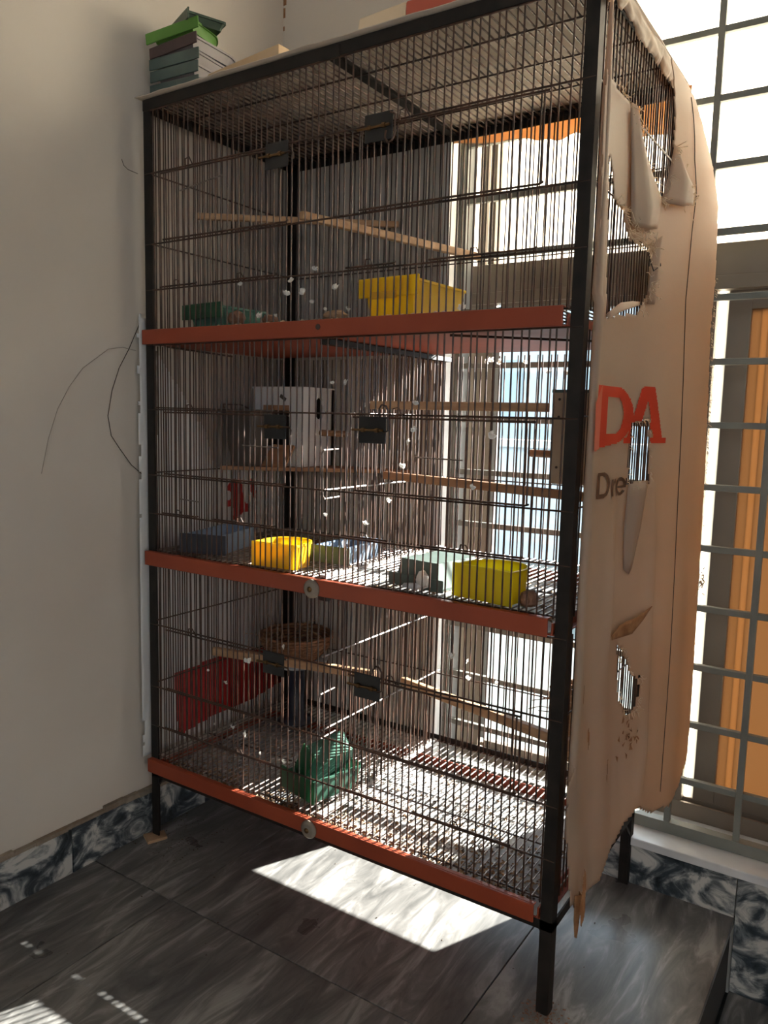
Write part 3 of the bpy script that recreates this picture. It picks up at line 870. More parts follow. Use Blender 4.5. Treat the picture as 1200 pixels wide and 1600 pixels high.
# right panel with the round hole
b = MB()
cy, cz, r_ = 0.368, 0.940, 0.019
n = 32
ring = []
for i in range(n):
    a = 2 * math.pi * i / n
    c_, s_ = math.cos(a), math.sin(a)
    ya, yb_, za, zb_ = y0 + 0.008 - cy, y1 - 0.0 - cy, z0 - cz, z1 - cz
    k = min([q for q in ((yb_ / c_) if c_ > 1e-6 else 9, (ya / c_) if c_ < -1e-6 else 9, (zb_ / s_) if s_ > 1e-6 else 9, (za / s_) if s_ < -1e-6 else 9)])
    ring.append(((cy + k * c_, cz + k * s_), (cy + r_ * c_, cz + 1.35 * r_ * s_)))
corners = [(y0 + 0.008, z0), (y1, z0), (y1, z1), (y0 + 0.008, z1)]
for (xx) in (x1 - 0.008, x1):
    for (oy, oz), (iy, iz) in ring:
        b.v.append(Vector((xx, oy, oz))); b.v.append(Vector((xx, iy, iz)))
for s in range(2):
    for i in range(n):
        j = (i + 1) % n
        q = s * 2 * n
        b.f.append([q + 2 * i, q + 2 * j, q + 2 * j + 1, q + 2 * i + 1])
for i in range(n):
    j = (i + 1) % n
    b.f.append([2 * i + 1, 2 * j + 1, 2 * n + 2 * j + 1, 2 * n + 2 * i + 1])
    b.f.append([2 * i, 2 * j, 2 * n + 2 * j, 2 * n + 2 * i])
# fill the corners the ring misses
for (yc, zc) in corners:
    best = sorted(range(n), key=lambda i: (ring[i][0][0] - yc) ** 2 + (ring[i][0][1] - zc) ** 2)[:2]
    p, q = ring[best[0]][0], ring[best[1]][0]
    b.add([(x1, yc, zc), (x1, p[0], p[1]), (x1, q[0], q[1])], [(0, 1, 2)])
b.build('hole_panel', M_whitebox, nb)
MB().box(hx0, hx1, y0 - 0.001, y0 + 0.004, hz1 - 0.012, hz1).build('hatch_lintel', M_wood2, nb)
MB().lathe([(0.007, 0.0), (0.007, 0.075), (0.005, 0.078), (0.0, 0.079)], (x1, 0.372, 0.884), 'x', 12).build('box_perch', M_wood2, nb, smooth=True)
MB().bar((0.100, 0.300, 0.934 + 0.034), (0.116, 0.300, 0.928 + 0.03), 0.004, 0.008).build('latch_hole', M_hole, nb)
o = MB().add([(0.082, 0.262, 0.8075), (0.150, 0.262, 0.8075), (0.150, 0.294, 0.853), (0.085, 0.294, 0.853), (0.082, 0.255, 0.8075), (0.150, 0.255, 0.8075), (0.150, 0.289, 0.856), (0.085, 0.289, 0.856)],
             [(0, 1, 2, 3), (4, 7, 6, 5), (0, 4, 5, 1), (1, 5, 6, 2), (2, 6, 7, 3), (3, 7, 4, 0)]).build('leaning_plank', M_wood2, origin=(0.116, 0.262, 0.8075))
tag(o, 'small brown plank leaning against the white nest box below its hatch', 'plank')
t = thing('hanging_cup', 'dark grey tapered cup hung on the left wires beside the nest box', 'cup', (0.052, 0.24, 0.8065))
b = MB()
lv = [(0.055, 0.60), (0.095, 0.85), (0.125, 1.0), (0.130, 1.06), (0.137, 1.06), (0.137, 0.94), (0.02, 0.5)]
q = []
prof = [(0.0005, 0.62), (0.06, 0.84), (0.115, 1.0), (0.118, 1.08), (0.128, 1.08), (0.128, 0.96), (0.01, 0.54)]
for h_, s in prof:
    for (px, py) in ((-0.040, -0.040), (0.040, -0.040), (0.040, 0.040), (-0.040, 0.040)):
        b.v.append(Vector((0.052 + px * s, 0.244 + py * s, 0.8065 + h_)))
for k in range(len(prof) - 1):
    for i in range(4):
        j = (i + 1) % 4
        b.f.append([k * 4 + i, k * 4 + j, k * 4 + 4 + j, k * 4 + 4 + i])
b.f.append([3, 2, 1, 0]); e = (len(prof) - 1) * 4; b.f.append([e, e + 1, e + 2, e + 3])
b.build('body', mat('brown_grey_plastic', (0.06, 0.048, 0.042), (0.085, 0.07, 0.06), scale=10, rough=0.6), t)
MB().tube([(0.020, 0.20, 0.936), (0.008, 0.21, 0.945), (0.006, 0.27, 0.945), (0.020, 0.285, 0.936)], 0.0015).build('hook', M_wire, t)

# plywood nest box on the right wires
nb2 = thing('nest_box', 'plain plywood nest box on the right wires above the lower perch', 'nest box', (0.857, 0.235, 0.820))
MB().box(0.808, 0.902, 0.170, 0.176, 0.820, 0.972).build('front_panel', M_ply, nb2)
MB().box(0.808, 0.902, 0.294, 0.300, 0.820, 0.972).build('back_panel', M_ply, nb2)
MB().box(0.808, 0.814, 0.176, 0.294, 0.820, 0.972).build('side_panel', M_ply, nb2)
MB().box(0.896, 0.902, 0.176, 0.294, 0.820, 0.972).build('side_panel', M_ply, nb2)
MB().box(0.814, 0.896, 0.176, 0.294, 0.820, 0.826).build('bottom', M_ply, nb2)
MB().box(0.806, 0.903, 0.168, 0.302, 0.972, 0.977).build('lid', M_greygreen, nb2)
for z in (0.961, 0.932, 0.848):
    MB().lathe([(0.0, 0.0012), (0.0022, 0.0010), (0.0022, 0.0)], (0.819, 0.170, z), 'y', 8).build('nail', M_hole, nb2)
MB().lathe([(0.0, -0.056), (0.005, -0.0545), (0.0065, -0.050), (0.0065, 0.0)], (0.808, 0.205, 0.868), 'x', 12).build('box_perch', M_wood2, nb2, smooth=True)

# ------------------------------------------------------------------ wicker nests
def wicker(name, label, c, r0, r1, h_, mm, rings=9, wires=True, bottom=True):
    t_ = thing(name, label, 'nest', c)
    b_ = MB()
    for k in range(rings):
        f_ = k / (rings - 1)
        rr = r0 + (r1 - r0) * math.sin(f_ * math.pi / 2)
        pts = []
        for i in range(36):
            a_ = 2 * math.pi * i / 36
            q_ = rr + 0.0022 * math.sin(9 * a_ + k * math.pi)
            pts.append((q_ * math.cos(a_), q_ * math.sin(a_), f_ * h_ + 0.002))
        b_.tube(pts, h_ / rings * 0.62, 5, True)
    b_.build('weave', mm, t_, local=True, smooth=True)
    b_ = MB()
    for i in range(18):
        a_ = 2 * math.pi * i / 18
        pts = [((r0 + (r1 - r0) * math.sin(f_ * math.pi / 2) + 0.002) * math.cos(a_), (r0 + (r1 - r0) * math.sin(f_ * math.pi / 2) + 0.002) * math.sin(a_), f_ * h_) for f_ in (0.02, 0.3, 0.65, 1.03)]
        b_.tube(pts, 0.0018, 4)
    b_.build('stakes', mm, t_, local=True)
    MB().lathe([(0.0, 0.001), (r0, 0.001), (r0, 0.005), (0.0, 0.006)], (0, 0, 0), 'z', 24).build('base', mm, t_, local=True)
    if wires:
        rr_ = random.Random(len(name) + 3)
        b_ = MB()
        for i in range(26):
            a_ = rr_.uniform(0, 6.28); q_ = rr_.uniform(0.3, 1.0) * r1
            p0 = Vector((q_ * math.cos(a_), q_ * math.sin(a_), h_ * rr_.uniform(0.6, 1.0)))
            d_ = Vector((rr_.uniform(-1, 1), rr_.uniform(-1, 1), rr_.uniform(-0.1, 0.5))).normalized() * rr_.uniform(0.03, 0.07)
            b_.tube([p0, p0 + d_ * 0.5 + Vector((0, 0, 0.006)), p0 + d_], 0.0009, 4)
        b_.build('loose_straw', M_straw2 if mm is M_straw else M_straw, t_, local=True, kind='stuff')
    return t_


t = wicker('wicker_nest', 'dark brown wicker nest bowl in the back left of the bottom tier', (0.125, 0.335, 0.347), 0.050, 0.085, 0.055, M_straw)
t = thing('nest_stand', 'dark plastic stand with pale rim carrying the wicker nest bowl', 'stand', (0.125, 0.335, 0.1875))
MB().lathe([(0.045, 0.0), (0.045, 0.004), (0.022, 0.010), (0.020, 0.130), (0.050, 0.146), (0.0, 0.147)], (0.125, 0.335, 0.1875), 'z', 24).build('pedestal', M_navy, t, smooth=True)
MB().lathe([(0.050, 0.140), (0.074, 0.149), (0.077, 0.157), (0.072, 0.159), (0.0, 0.155)], (0.125, 0.335, 0.1875), 'z', 28).build('dish', mat('pale_blue_dish', (0.30, 0.33, 0.35), rough=0.6), t, smooth=True)
wicker('wicker_basket', 'tall brown wicker nest basket at the right end of the bottom tier', (0.846, 0.290, 0.312), 0.046, 0.054, 0.115, M_straw2, 12)

# ------------------------------------------------------------------ lumps by the feeders
def lump(label, c, s, m_, seed, cat='lump'):
    rr_ = random.Random(seed)
    bm = bmesh.new()
    bmesh.ops.create_icosphere(bm, subdivisions=2, radius=1.0)
    for v in bm.verts:
        k = 1 + 0.3 * mnoise.noise(v.co * 1.7 + Vector((seed, 0, 0)))
        v.co = Vector((v.co.x * s[0] * k, v.co.y * s[1] * k, v.co.z * s[2] * k))
    zmin = min(v.co.z for v in bm.verts)
    for v in bm.verts:
        v.co.z -= zmin
    me = bpy.data.meshes.new('clay_lump'); bm.to_mesh(me); bm.free()
    me.materials.append(m_)
    o_ = bpy.data.objects.new('clay_lump', me); COL.objects.link(o_); o_.location = c
    tag(o_, label, cat, 'brown lumps on the cage floors')
    return o_


lump('brown clay lump beside the lemon yellow feeder on the middle tier', (0.838, 0.030, ZF[1]), (0.016, 0.014, 0.014), M_clay, 3)
lump('dark brown lump beside the green feeder on the top tier', (0.222, 0.030, ZF[0]), (0.020, 0.014, 0.014), M_clay, 7)
lump('reddish brown lump in the middle of the top tier floor', (0.302, 0.035, ZF[0]), (0.016, 0.012, 0.010), M_clay, 9)
lump('pale crumb heap against the front wires of the top tier', (0.455, 0.030, ZF[0]), (0.026, 0.014, 0.009), M_chip, 12)
lump('white ball of down beside the upside-down feeder', (0.655, 0.016, ZF[1] + 0.002), (0.012, 0.008, 0.017), M_feather, 15, 'down')
lump('greyish flat tuft of down before the upside-down feeder', (0.640, 0.006 + 0.004, ZF[1] + 0.002), (0.018, 0.007, 0.006), mat('grey_down', (0.45, 0.46, 0.47), rough=0.9), 18, 'down')

# ------------------------------------------------------------------ seed husks and droppings
def debris(name, label, n_, region, zlev, m_, seed, size=(0.002, 0.005), dens=None, parent=None):
    rr_ = random.Random(seed)
    b_ = MB()
    k = 0
    while k < n_:
        x_ = rr_.uniform(region[0], region[1]); y_ = rr_.uniform(region[2], region[3])
        if dens and rr_.random() > dens(x_, y_):
            continue
        k += 1
        a_ = rr_.uniform(0, 6.28); l_ = rr_.uniform(*size); w_ = l_ * rr_.uniform(0.35, 0.7)
        u_ = Vector((math.cos(a_), math.sin(a_), rr_.uniform(-0.15, 0.15))) * l_
        v_ = Vector((-math.sin(a_), math.cos(a_), 0)) * w_
        c_ = Vector((x_, y_, zlev + rr_.uniform(0.0002, 0.0012)))
        b_.add([c_ - u_, c_ - v_, c_ + u_, c_ + v_, c_ + Vector((0, 0, w_ * 0.8))], [(0, 1, 4), (1, 2, 4), (2, 3, 4), (3, 0, 4), (3, 2, 1, 0)])
    o_ = b_.build(name, m_, origin=((region[0] + region[1]) / 2, (region[2] + region[3]) / 2, zlev))
    tag(o_, label, 'debris', kind='stuff')
    return o_


def dens_front(x, y):
    cl = 0.5 + 0.5 * mnoise.noise(Vector((x * 14, y * 14, 2.0)))
    return min(1, max(0.06, math.exp(-y / 0.09)) * (0.35 + cl))


def dens_even(x, y):
    return max(0.05, 0.5 + 0.8 * mnoise.noise(Vector((x * 12, y * 12, 5.0))))


debris('seed_husks', 'tan seed husks scattered along the front of the bottom tray', 2200, (0.03, 0.87, 0.006, 0.36), 0.1590, M_husk, 1, (0.0025, 0.0065), dens_front)
debris('droppings', 'dark droppings scattered over the bottom tray', 1100, (0.03, 0.87, 0.006, 0.36), 0.1590, M_drop, 2, (0.002, 0.0055), dens_front)
debris('seed_husks', 'tan seed husks scattered over the middle tray', 1500, (0.03, 0.87, 0.006, 0.36), 0.6120, M_husk, 5, (0.0025, 0.006), dens_even)
debris('droppings', 'dark droppings scattered over the middle tray', 500, (0.03, 0.87, 0.006, 0.36), 0.6120, M_drop, 6, (0.002, 0.004), dens_even)
debris('nest_litter', 'tan husks and crumbs along the front of the top tray', 260, (0.20, 0.70, 0.002, 0.06), 1.0885, M_paperc, 8, (0.003, 0.007))
debris('floor_crumbs', 'brown crumbs on the floor around the front left cage foot', 160, (-0.015, 0.12, -0.05, 0.12), 0.0, M_drop, 9, (0.001, 0.003))
debris('floor_crumbs', 'brown husks heaped on the floor around the front right cage foot', 180, (0.87, 0.95, -0.05, 0.04), 0.0, M_clay, 10, (0.001, 0.0035), lambda x, y: math.exp(-((x - 0.905) ** 2 + (y - 0.0) ** 2) / 0.0009))
debris('floor_crumbs', 'sparse dark specks on the marble floor in front of the cage', 70, (0.15, 1.08, -0.45, 0.42), 0.0, M_drop, 13, (0.001, 0.003))
o = MB().prism([(-0.014, -0.014), (0.020, -0.030), (0.036, 0.010), (0.010, 0.024)], 0.0004, 0.007).build('wood_chip', M_chip, bevel=0.001, origin=(0.008, 0.0, 0.0004))
tag(o, 'flat wood chip wedged under the front left cage foot', 'chip')

# ------------------------------------------------------------------ feathers
def feather_mesh(seed):
    rr_ = random.Random(seed)
    b_ = MB()
    for k in range(5):
        a_ = rr_.uniform(-0.8, 0.8); t_ = rr_.uniform(-0.6, 0.6)
        l_ = rr_.uniform(0.006, 0.010); w_ = rr_.uniform(0.0016, 0.0030)
        d_ = Vector((math.sin(a_), math.sin(t_) * 0.7, math.cos(a_))).normalized()
        s_ = Vector((math.cos(a_), rr_.uniform(-0.6, 0.6), -math.sin(a_))).normalized()
        c_ = Vector((rr_.uniform(-0.001, 0.001), rr_.uniform(-0.001, 0.001), 0))
        p = [c_, c_ + d_ * l_ * 0.35 + s_ * w_, c_ + d_ * l_ * 0.75 + s_ * w_ * 0.8 + Vector((0, -0.001, 0)), c_ + d_ * l_, c_ + d_ * l_ * 0.75 - s_ * w_ * 0.8 + Vector((0, -0.001, 0)), c_ + d_ * l_ * 0.35 - s_ * w_]
        b_.add(p, [(0, 1, 5), (1, 2, 4, 5), (2, 3, 4)])
    me = b_.mesh('feather')
    me.materials.append(M_feather)
    return me


FM = [feather_mesh(s) for s in range(5)]
FE = {
    'top': [(0.265, -0.003, 1.158), (0.433, -0.003, 1.172), (0.383, -0.003, 1.155), (0.375, -0.003, 1.133), (0.414, -0.003, 1.135), (0.478, -0.003, 1.136), (0.431, -0.003, 1.116), (0.458, -0.003, 1.103), (0.506, -0.003, 1.101), (0.309, -0.003, 1.097), (0.35, -0.003, 1.097), (0.69, 0.06, 1.1)],
    'middle': [(0.475, -0.003, 0.979), (0.504, -0.003, 0.977), (0.646, -0.003, 0.945), (0.645, -0.003, 0.903), (0.63, -0.003, 0.884), (0.62, -0.003, 0.844), (0.775, -0.003, 0.898), (0.594, -0.003, 0.787), (0.748, -0.003, 0.819), (0.556, -0.003, 0.743), (0.464, -0.003, 0.75),
               (0.552, 0.44, 1.041), (0.560, 0.44, 1.045), (0.585, 0.44, 1.042), (0.637, 0.44, 1.04), (0.69, 0.44, 1.020), (0.725, 0.44, 1.020), (0.498, 0.30, 0.645)],
    'bottom': [(0.281, -0.003, 0.448), (0.225, -0.003, 0.394), (0.195, -0.003, 0.302), (0.241, -0.003, 0.308), (0.277, -0.003, 0.3), (0.318, -0.003, 0.272), (0.372, -0.003, 0.273), (0.179, -0.003, 0.411), (0.373, -0.003, 0.492), (0.722, -0.003, 0.541), (0.532, 0.43, 0.389), (0.535, 0.43, 0.35), (0.607, 0.43, 0.352), (0.667, 0.42, 0.19), (0.323, 0.43, 0.456)],
}
ORD = ['first', 'second', 'third', 'fourth', 'fifth', 'sixth', 'seventh', 'eighth', 'ninth', 'tenth', 'eleventh', 'twelfth', 'thirteenth', 'fourteenth', 'fifteenth', 'sixteenth', 'seventeenth', 'eighteenth']
rf = random.Random(21)
for tier, pts in FE.items():
    # counted from left to right as seen from the room
    pts = sorted(pts, key=lambda q: (Vector(q) - cam.location).dot(rt) / (Vector(q) - cam.location).dot(fw))
    for k, p in enumerate(pts):
        o = bpy.data.objects.new('feather', rf.choice(FM))
        COL.objects.link(o)
        o.location = p
        s = rf.uniform(0.8, 1.5)
        o.scale = (s, s, s)
        o.rotation_euler = (rf.uniform(-0.5, 0.5), rf.uniform(-1.2, 1.2), rf.uniform(-0.6, 0.6))
        tag(o, 'small white down feather in the %s tier, %s from the left' % (tier, ORD[k]), 'feather', 'feathers in the %s tier' % tier)

# ------------------------------------------------------------------ banner sheets
def sheet_from_polys(outer, holes, fx, dy, dz, seed, rag=0.004):
    """grid sheet in (y,z), cut to the outline; fx gives x"""
    b_ = MB()
    ids = {}
    ya, yb_ = min(p[0] for p in outer), max(p[0] for p in outer)
    za, zb_ = min(p[1] for p in outer), max(p[1] for p in outer)
    ny_, nz_ = int((yb_ - ya) / dy) + 1, int((zb_ - za) / dz) + 1

    def vid(i, k):
        if (i, k) not in ids:
            y_, z_ = ya + i * dy, za + k * dz
            ids[(i, k)] = len(b_.v)
            b_.v.append(Vector((fx(y_, z_), y_, z_)))
        return ids[(i, k)]
    for i in range(ny_):
        for k in range(nz_):
            y_, z_ = ya + (i + 0.5) * dy, za + (k + 0.5) * dz
            y2 = y_ + rag * mnoise.noise(Vector((z_ * 60, y_ * 20, seed)))
            z2 = z_ + rag * mnoise.noise(Vector((y_ * 60, z_ * 20, seed + 5)))
            if inpoly(y2, z2, outer) and not any(inpoly(y2, z2, h) for h in holes):
                b_.f.append([vid(i, k), vid(i + 1, k), vid(i + 1, k + 1), vid(i, k + 1)])
    return b_


def XB(y, z):
    fl = 0.070 if z < 1.3 else 0.07 * max(0.0, (1.53 - z) / 0.23) ** 0.7
    t_ = min(1, max(0, (y - 0.08) / 0.34)); g_ = t_ * t_ * (3 - 2 * t_)
    rip = 0.004 * math.sin(y * 55 + z * 3.0) * min(1, max(0, (1.05 - z) / 0.3)) * (1 - g_ * 0.6)
    rip += 0.005 * mnoise.noise(Vector((y * 7, z * 2.2, 0.3)))
    bot = 0.012 * max(0, (0.45 - z) / 0.25) * (1 - g_)
    low = min(1, max(0, (0.84 - z) / 0.10)) * min(1, max(0, (z - 0.26) / 0.1))
    fold = 0.011 * math.exp(-((y - 0.238 - 0.006 * math.sin(z * 5)) / 0.012) ** 2) * low
    fold -= 0.006 * math.exp(-((y - 0.275) / 0.020) ** 2) * low
    mid = min(1, max(0, (0.82 - z) / 0.12)) * min(1, max(0, (z - 0.52) / 0.10))
    fold += 0.008 * math.exp(-((y - 0.115) / 0.014) ** 2) * mid - 0.004 * math.exp(-((y - 0.15) / 0.016) ** 2) * mid
    return 0.9300 + fl * g_ + max(-0.004, rip) + bot + fold


B_outer = [(-0.012, 1.36), (-0.003, 1.395), (0.02, 1.46), (0.136, 1.500), (0.293, 1.505), (0.375, 1.481), (0.393, 1.432), (0.41, 1.369), (0.403, 1.293), (0.417, 1.187), (0.414, 1.087), (0.436, 0.975), (0.454, 0.858), (0.462, 0.701), (0.468, 0.564), (0.481, 0.381), (0.474, 0.279), (0.424, 0.233), (0.361, 0.225), (0.291, 0.236), (0.24, 0.262), (0.197, 0.228), (0.121, 0.178), (0.038, 0.172), (-0.005, 0.20), (-0.020, 0.329), (-0.020, 0.387), (0.010, 0.43), (0.012, 0.604), (0.008, 0.814), (0.0, 1.083), (-0.008, 1.276)]
B_h1 = [(-0.002, 1.449), (0.02, 1.52), (0.271, 1.52), (0.268, 1.486), (0.264, 1.445), (0.246, 1.361), (0.254, 1.361), (0.234, 1.326), (0.212, 1.275), (0.209, 1.267), (0.189, 1.29), (0.162, 1.321), (0.131, 1.355), (0.098, 1.381), (0.044, 1.384), (-0.003, 1.390)]
B_h2 = [(0.015, 1.296), (0.036, 1.272), (0.052, 1.236), (0.085, 1.235), (0.105, 1.212), (0.121, 1.199), (0.176, 1.197), (0.19, 1.189), (0.187, 1.145), (0.181, 1.12), (0.16, 1.093), (0.094, 1.084), (0.043, 1.075), (0.034, 1.158), (0.025, 1.226)]
B_s1 = [(0.164, 0.926), (0.21, 0.931), (0.223, 0.83), (0.167, 0.827)]
B_s2 = [(0.172, 0.56), (0.186, 0.552), (0.201, 0.516), (0.222, 0.495), (0.225, 0.503), (0.229, 0.477), (0.222, 0.441), (0.204, 0.437), (0.185, 0.459), (0.173, 0.517)]
bn = thing('torn_banner', 'torn off-white advertising banner hanging over the right side of the cage', 'banner', (0.95, 0.22, 0.18))
b = sheet_from_polys(B_outer, [B_h1, B_h2, B_s1, B_s2], XB, 0.0045, 0.0055, 3.0)
o = b.build('sheet', M_banner, bn, smooth=True)
md = o.modifiers.new('thick', 'SOLIDIFY'); md.thickness = 0.0009
# curled front hem beside the post
b = MB()
nz = 90
for k in range(nz + 1):
    z = 1.505 - (1.505 - 0.30) * k / nz
    cx_ = 0.9275 + 0.003 * mnoise.noise(Vector((0, 0, z * 4))) + (0.004 if z < 1.1 else 0)
    cy_ = 0.006 + 0.004 * mnoise.noise(Vector((2, 0, z * 5)))
    rr_ = 0.0085 + 0.002 * mnoise.noise(Vector((4, 1, z * 6)))
    if z > 1.36:
        rr_ *= max(0.3, 1 - (z - 1.36) * 5)
    for i in range(9):
        a = R(-170 + 245 * i / 8)
        b.v.append(Vector((cx_ + rr_ * 0.75 * math.cos(a), cy_ + rr_ * math.sin(a), z)))
for k in range(nz):
    for i in range(8):
        a = k * 9 + i
        b.f.append([a, a + 1, a + 10, a + 9])
o = b.build('curled_hem', M_banner, bn, smooth=True)
md = o.modifiers.new('thick', 'SOLIDIFY'); md.thickness = 0.0009


def print_poly(name, poly, holes, m_, off_=0.0017, step=0.0022, fx=XB, sgn=1, parent=bn):
    """flat print that follows the sheet"""
    ya, yb_ = min(p[0] for p in poly), max(p[0] for p in poly)
    za, zb_ = min(p[1] for p in poly), max(p[1] for p in poly)
    b_ = MB(); ids = {}
    ny_, nz_ = int((yb_ - ya) / step) + 1, int((zb_ - za) / step) + 1

    def vid(i, k):
        if (i, k) not in ids:
            ids[(i, k)] = len(b_.v)
            y_, z_ = ya + i * step, za + k * step
            b_.v.append(Vector((fx(y_, z_) + sgn * off_, y_, z_)))
        return ids[(i, k)]
    for i in range(ny_):
        for k in range(nz_):
            y_, z_ = ya + (i + 0.5) * step, za + (k + 0.5) * step
            if inpoly(y_, z_, poly) and not any(inpoly(y_, z_, h) for h in holes):
                b_.f.append([vid(i, k), vid(i + 1, k), vid(i + 1, k + 1), vid(i, k + 1)])
    return b_.build(name, m_, parent, smooth=True)


# red letters D and A
def arc(cy_, cz_, ry, rz_, a0, a1, n_=18):
    return [(cy_ + ry * math.cos(R(a0 + (a1 - a0) * i / n_)), cz_ + rz_ * math.sin(R(a0 + (a1 - a0) * i / n_))) for i in range(n_ + 1)]


D_out = [(0.030, 0.886), (0.112, 0.893)] + arc(0.112, 0.936, 0.056, 0.043, -88, 88) + [(0.112, 0.979), (0.030, 0.978)]
D_in = [(0.072, 0.907), (0.110, 0.909)] + arc(0.110, 0.936, 0.030, 0.0275, -88, 88) + [(0.110, 0.963), (0.072, 0.962)]
print_poly('printed_letter', D_out, [D_in, B_s1], M_red)
A_out = [(0.146, 0.893), (0.146, 0.901), (0.156, 0.903), (0.186, 0.982), (0.221, 0.983), (0.252, 0.903), (0.264, 0.901), (0.264, 0.893), (0.214, 0.893), (0.214, 0.901), (0.224, 0.903), (0.219, 0.915), (0.185, 0.915), (0.180, 0.903), (0.188, 0.901), (0.188, 0.893)]
A_in = [(0.189, 0.926), (0.215, 0.926), (0.203, 0.962)]
print_poly('printed_letter', A_out, [A_in, B_s1], M_red)
# red of the previous letter, on the hem
print_poly('printed_letter', [(-0.004, 0.884), (0.026, 0.886), (0.026, 0.978), (0.012, 0.965), (-0.004, 0.952)], [], mat('faded_red_print', (0.52, 0.12, 0.08), rough=0.5, transl=(0.75, 0.2, 0.1), tmix=0.35), off_=0.0085)
# brown word "Dre"
r_out = [(0.106, 0.812), (0.106, 0.838), (0.1135, 0.838), (0.1135, 0.834), (0.118, 0.838), (0.125, 0.839), (0.125, 0.832), (0.119, 0.831), (0.114, 0.827), (0.114, 0.812)]
Dd_o = [(0.052, 0.812), (0.070, 0.812)] + arc(0.070, 0.831, 0.026, 0.0195, -88, 88) + [(0.070, 0.851), (0.052, 0.851)]
Dd_i = [(0.060, 0.818), (0.070, 0.818)] + arc(0.070, 0.831, 0.018, 0.0135, -88, 88) + [(0.070, 0.845), (0.060, 0.845)]
print_poly('printed_letter', Dd_o, [Dd_i], M_brownp, step=0.0013)
print_poly('printed_letter', r_out, [], M_brownp, step=0.0013)
e_o = arc(0.146, 0.8255, 0.0175, 0.0145, 0, 360, 30)
print_poly('printed_letter', e_o, [arc(0.146, 0.8255, 0.0105, 0.0090, 12, 176, 14), [(0.1355, 0.8235), (0.1355, 0.8205)] + arc(0.146, 0.8255, 0.0105, 0.0095, 205, 320, 10) + [(0.170, 0.8165), (0.170, 0.8235)]], M_brownp, step=0.0012)
# long seam
seam = [(0.340, 1.466), (0.309, 1.356), (0.298, 1.24), (0.294, 1.128), (0.305, 1.0), (0.312, 0.884), (0.317, 0.683), (0.319, 0.56), (0.32, 0.439), (0.317, 0.240)]
pts = []
for (ya, za), (yb_, zb_) in zip(seam[:-1], seam[1:]):
    for k in range(8):
        y_, z_ = ya + (yb_ - ya) * k / 8, za + (zb_ - za) * k / 8
        pts.append((XB(y_, z_) + 0.0012, y_, z_))
MB().tube(pts, 0.0007, 4).build('seam', M_dark, bn)
# flap folded back at the big tear, and rolled tear edges
def flap(name, pts3, m_):
    """pts3: rows of points"""
    b_ = MB(); n_ = len(pts3[0])
    for row in pts3:
        b_.v += [Vector(p) for p in row]
    for i in range(len(pts3) - 1):
        for k in range(n_ - 1):
            a_ = i * n_ + k
            b_.f.append([a_, a_ + 1, a_ + n_ + 1, a_ + n_])
    o_ = b_.build(name, m_, bn, smooth=True)
    sd = o_.modifiers.new('sub', 'SUBSURF'); sd.subdivision_type = 'SIMPLE'; sd.levels = 2; sd.render_levels = 2
    sd = o_.modifiers.new('thick', 'SOLIDIFY'); sd.thickness = 0.0009
    return o_


def PB(y, z, o_=0.0):
    return (XB(y, z) + o_, y, z)


flap('torn_flap', [[PB(0.246, 1.365, 0.002), PB(0.255, 1.35, 0.006), PB(0.262, 1.34, 0.004)],
                   [PB(0.226, 1.315, 0.002), PB(0.252, 1.31, 0.016), PB(0.282, 1.30, 0.010)],
                   [PB(0.206, 1.268, 0.003), PB(0.240, 1.266, 0.018), PB(0.276, 1.276, 0.012)]], M_banner)
flap('torn_flap', [[PB(0.085, 1.38, 0.003), PB(0.100, 1.378, 0.008), PB(0.112, 1.372, 0.003)],
                   [PB(0.100, 1.31, 0.003), PB(0.128, 1.305, 0.014), PB(0.158, 1.315, 0.004)],
                   [PB(0.106, 1.25, 0.004), PB(0.145, 1.245, 0.018), PB(0.200, 1.268, 0.005)],
                   [PB(0.112, 1.215, 0.004), PB(0.150, 1.215, 0.012), PB(0.195, 1.225, 0.004)]], M_banner)
flap('torn_flap', [[PB(0.185, 1.20, 0.004), PB(0.200, 1.215, 0.010), PB(0.212, 1.21, 0.003)],
                   [PB(0.182, 1.15, 0.003), PB(0.196, 1.15, 0.010), PB(0.206, 1.15, 0.003)],
                   [PB(0.182, 1.11, 0.003), PB(0.192, 1.11, 0.008), PB(0.204, 1.12, 0.002)]], M_banner)
flap('torn_flap', [[PB(0.040, 1.080, 0.003), PB(0.070, 1.098, 0.012), PB(0.110, 1.105, 0.014), PB(0.155, 1.110, 0.006)],
                   [PB(0.040, 1.072, 0.006), PB(0.070, 1.086, 0.016), PB(0.110, 1.096, 0.018), PB(0.150, 1.104, 0.008)]], M_banner)
flap('torn_flap', [[PB(0.128, 0.588, 0.002), PB(0.160, 0.600, 0.010), PB(0.200, 0.610, 0.012), PB(0.232, 0.622, 0.003)],
                   [PB(0.134, 0.580, 0.003), PB(0.162, 0.578, 0.008), PB(0.192, 0.580, 0.008), PB(0.220, 0.598, 0.003)]], M_stain)
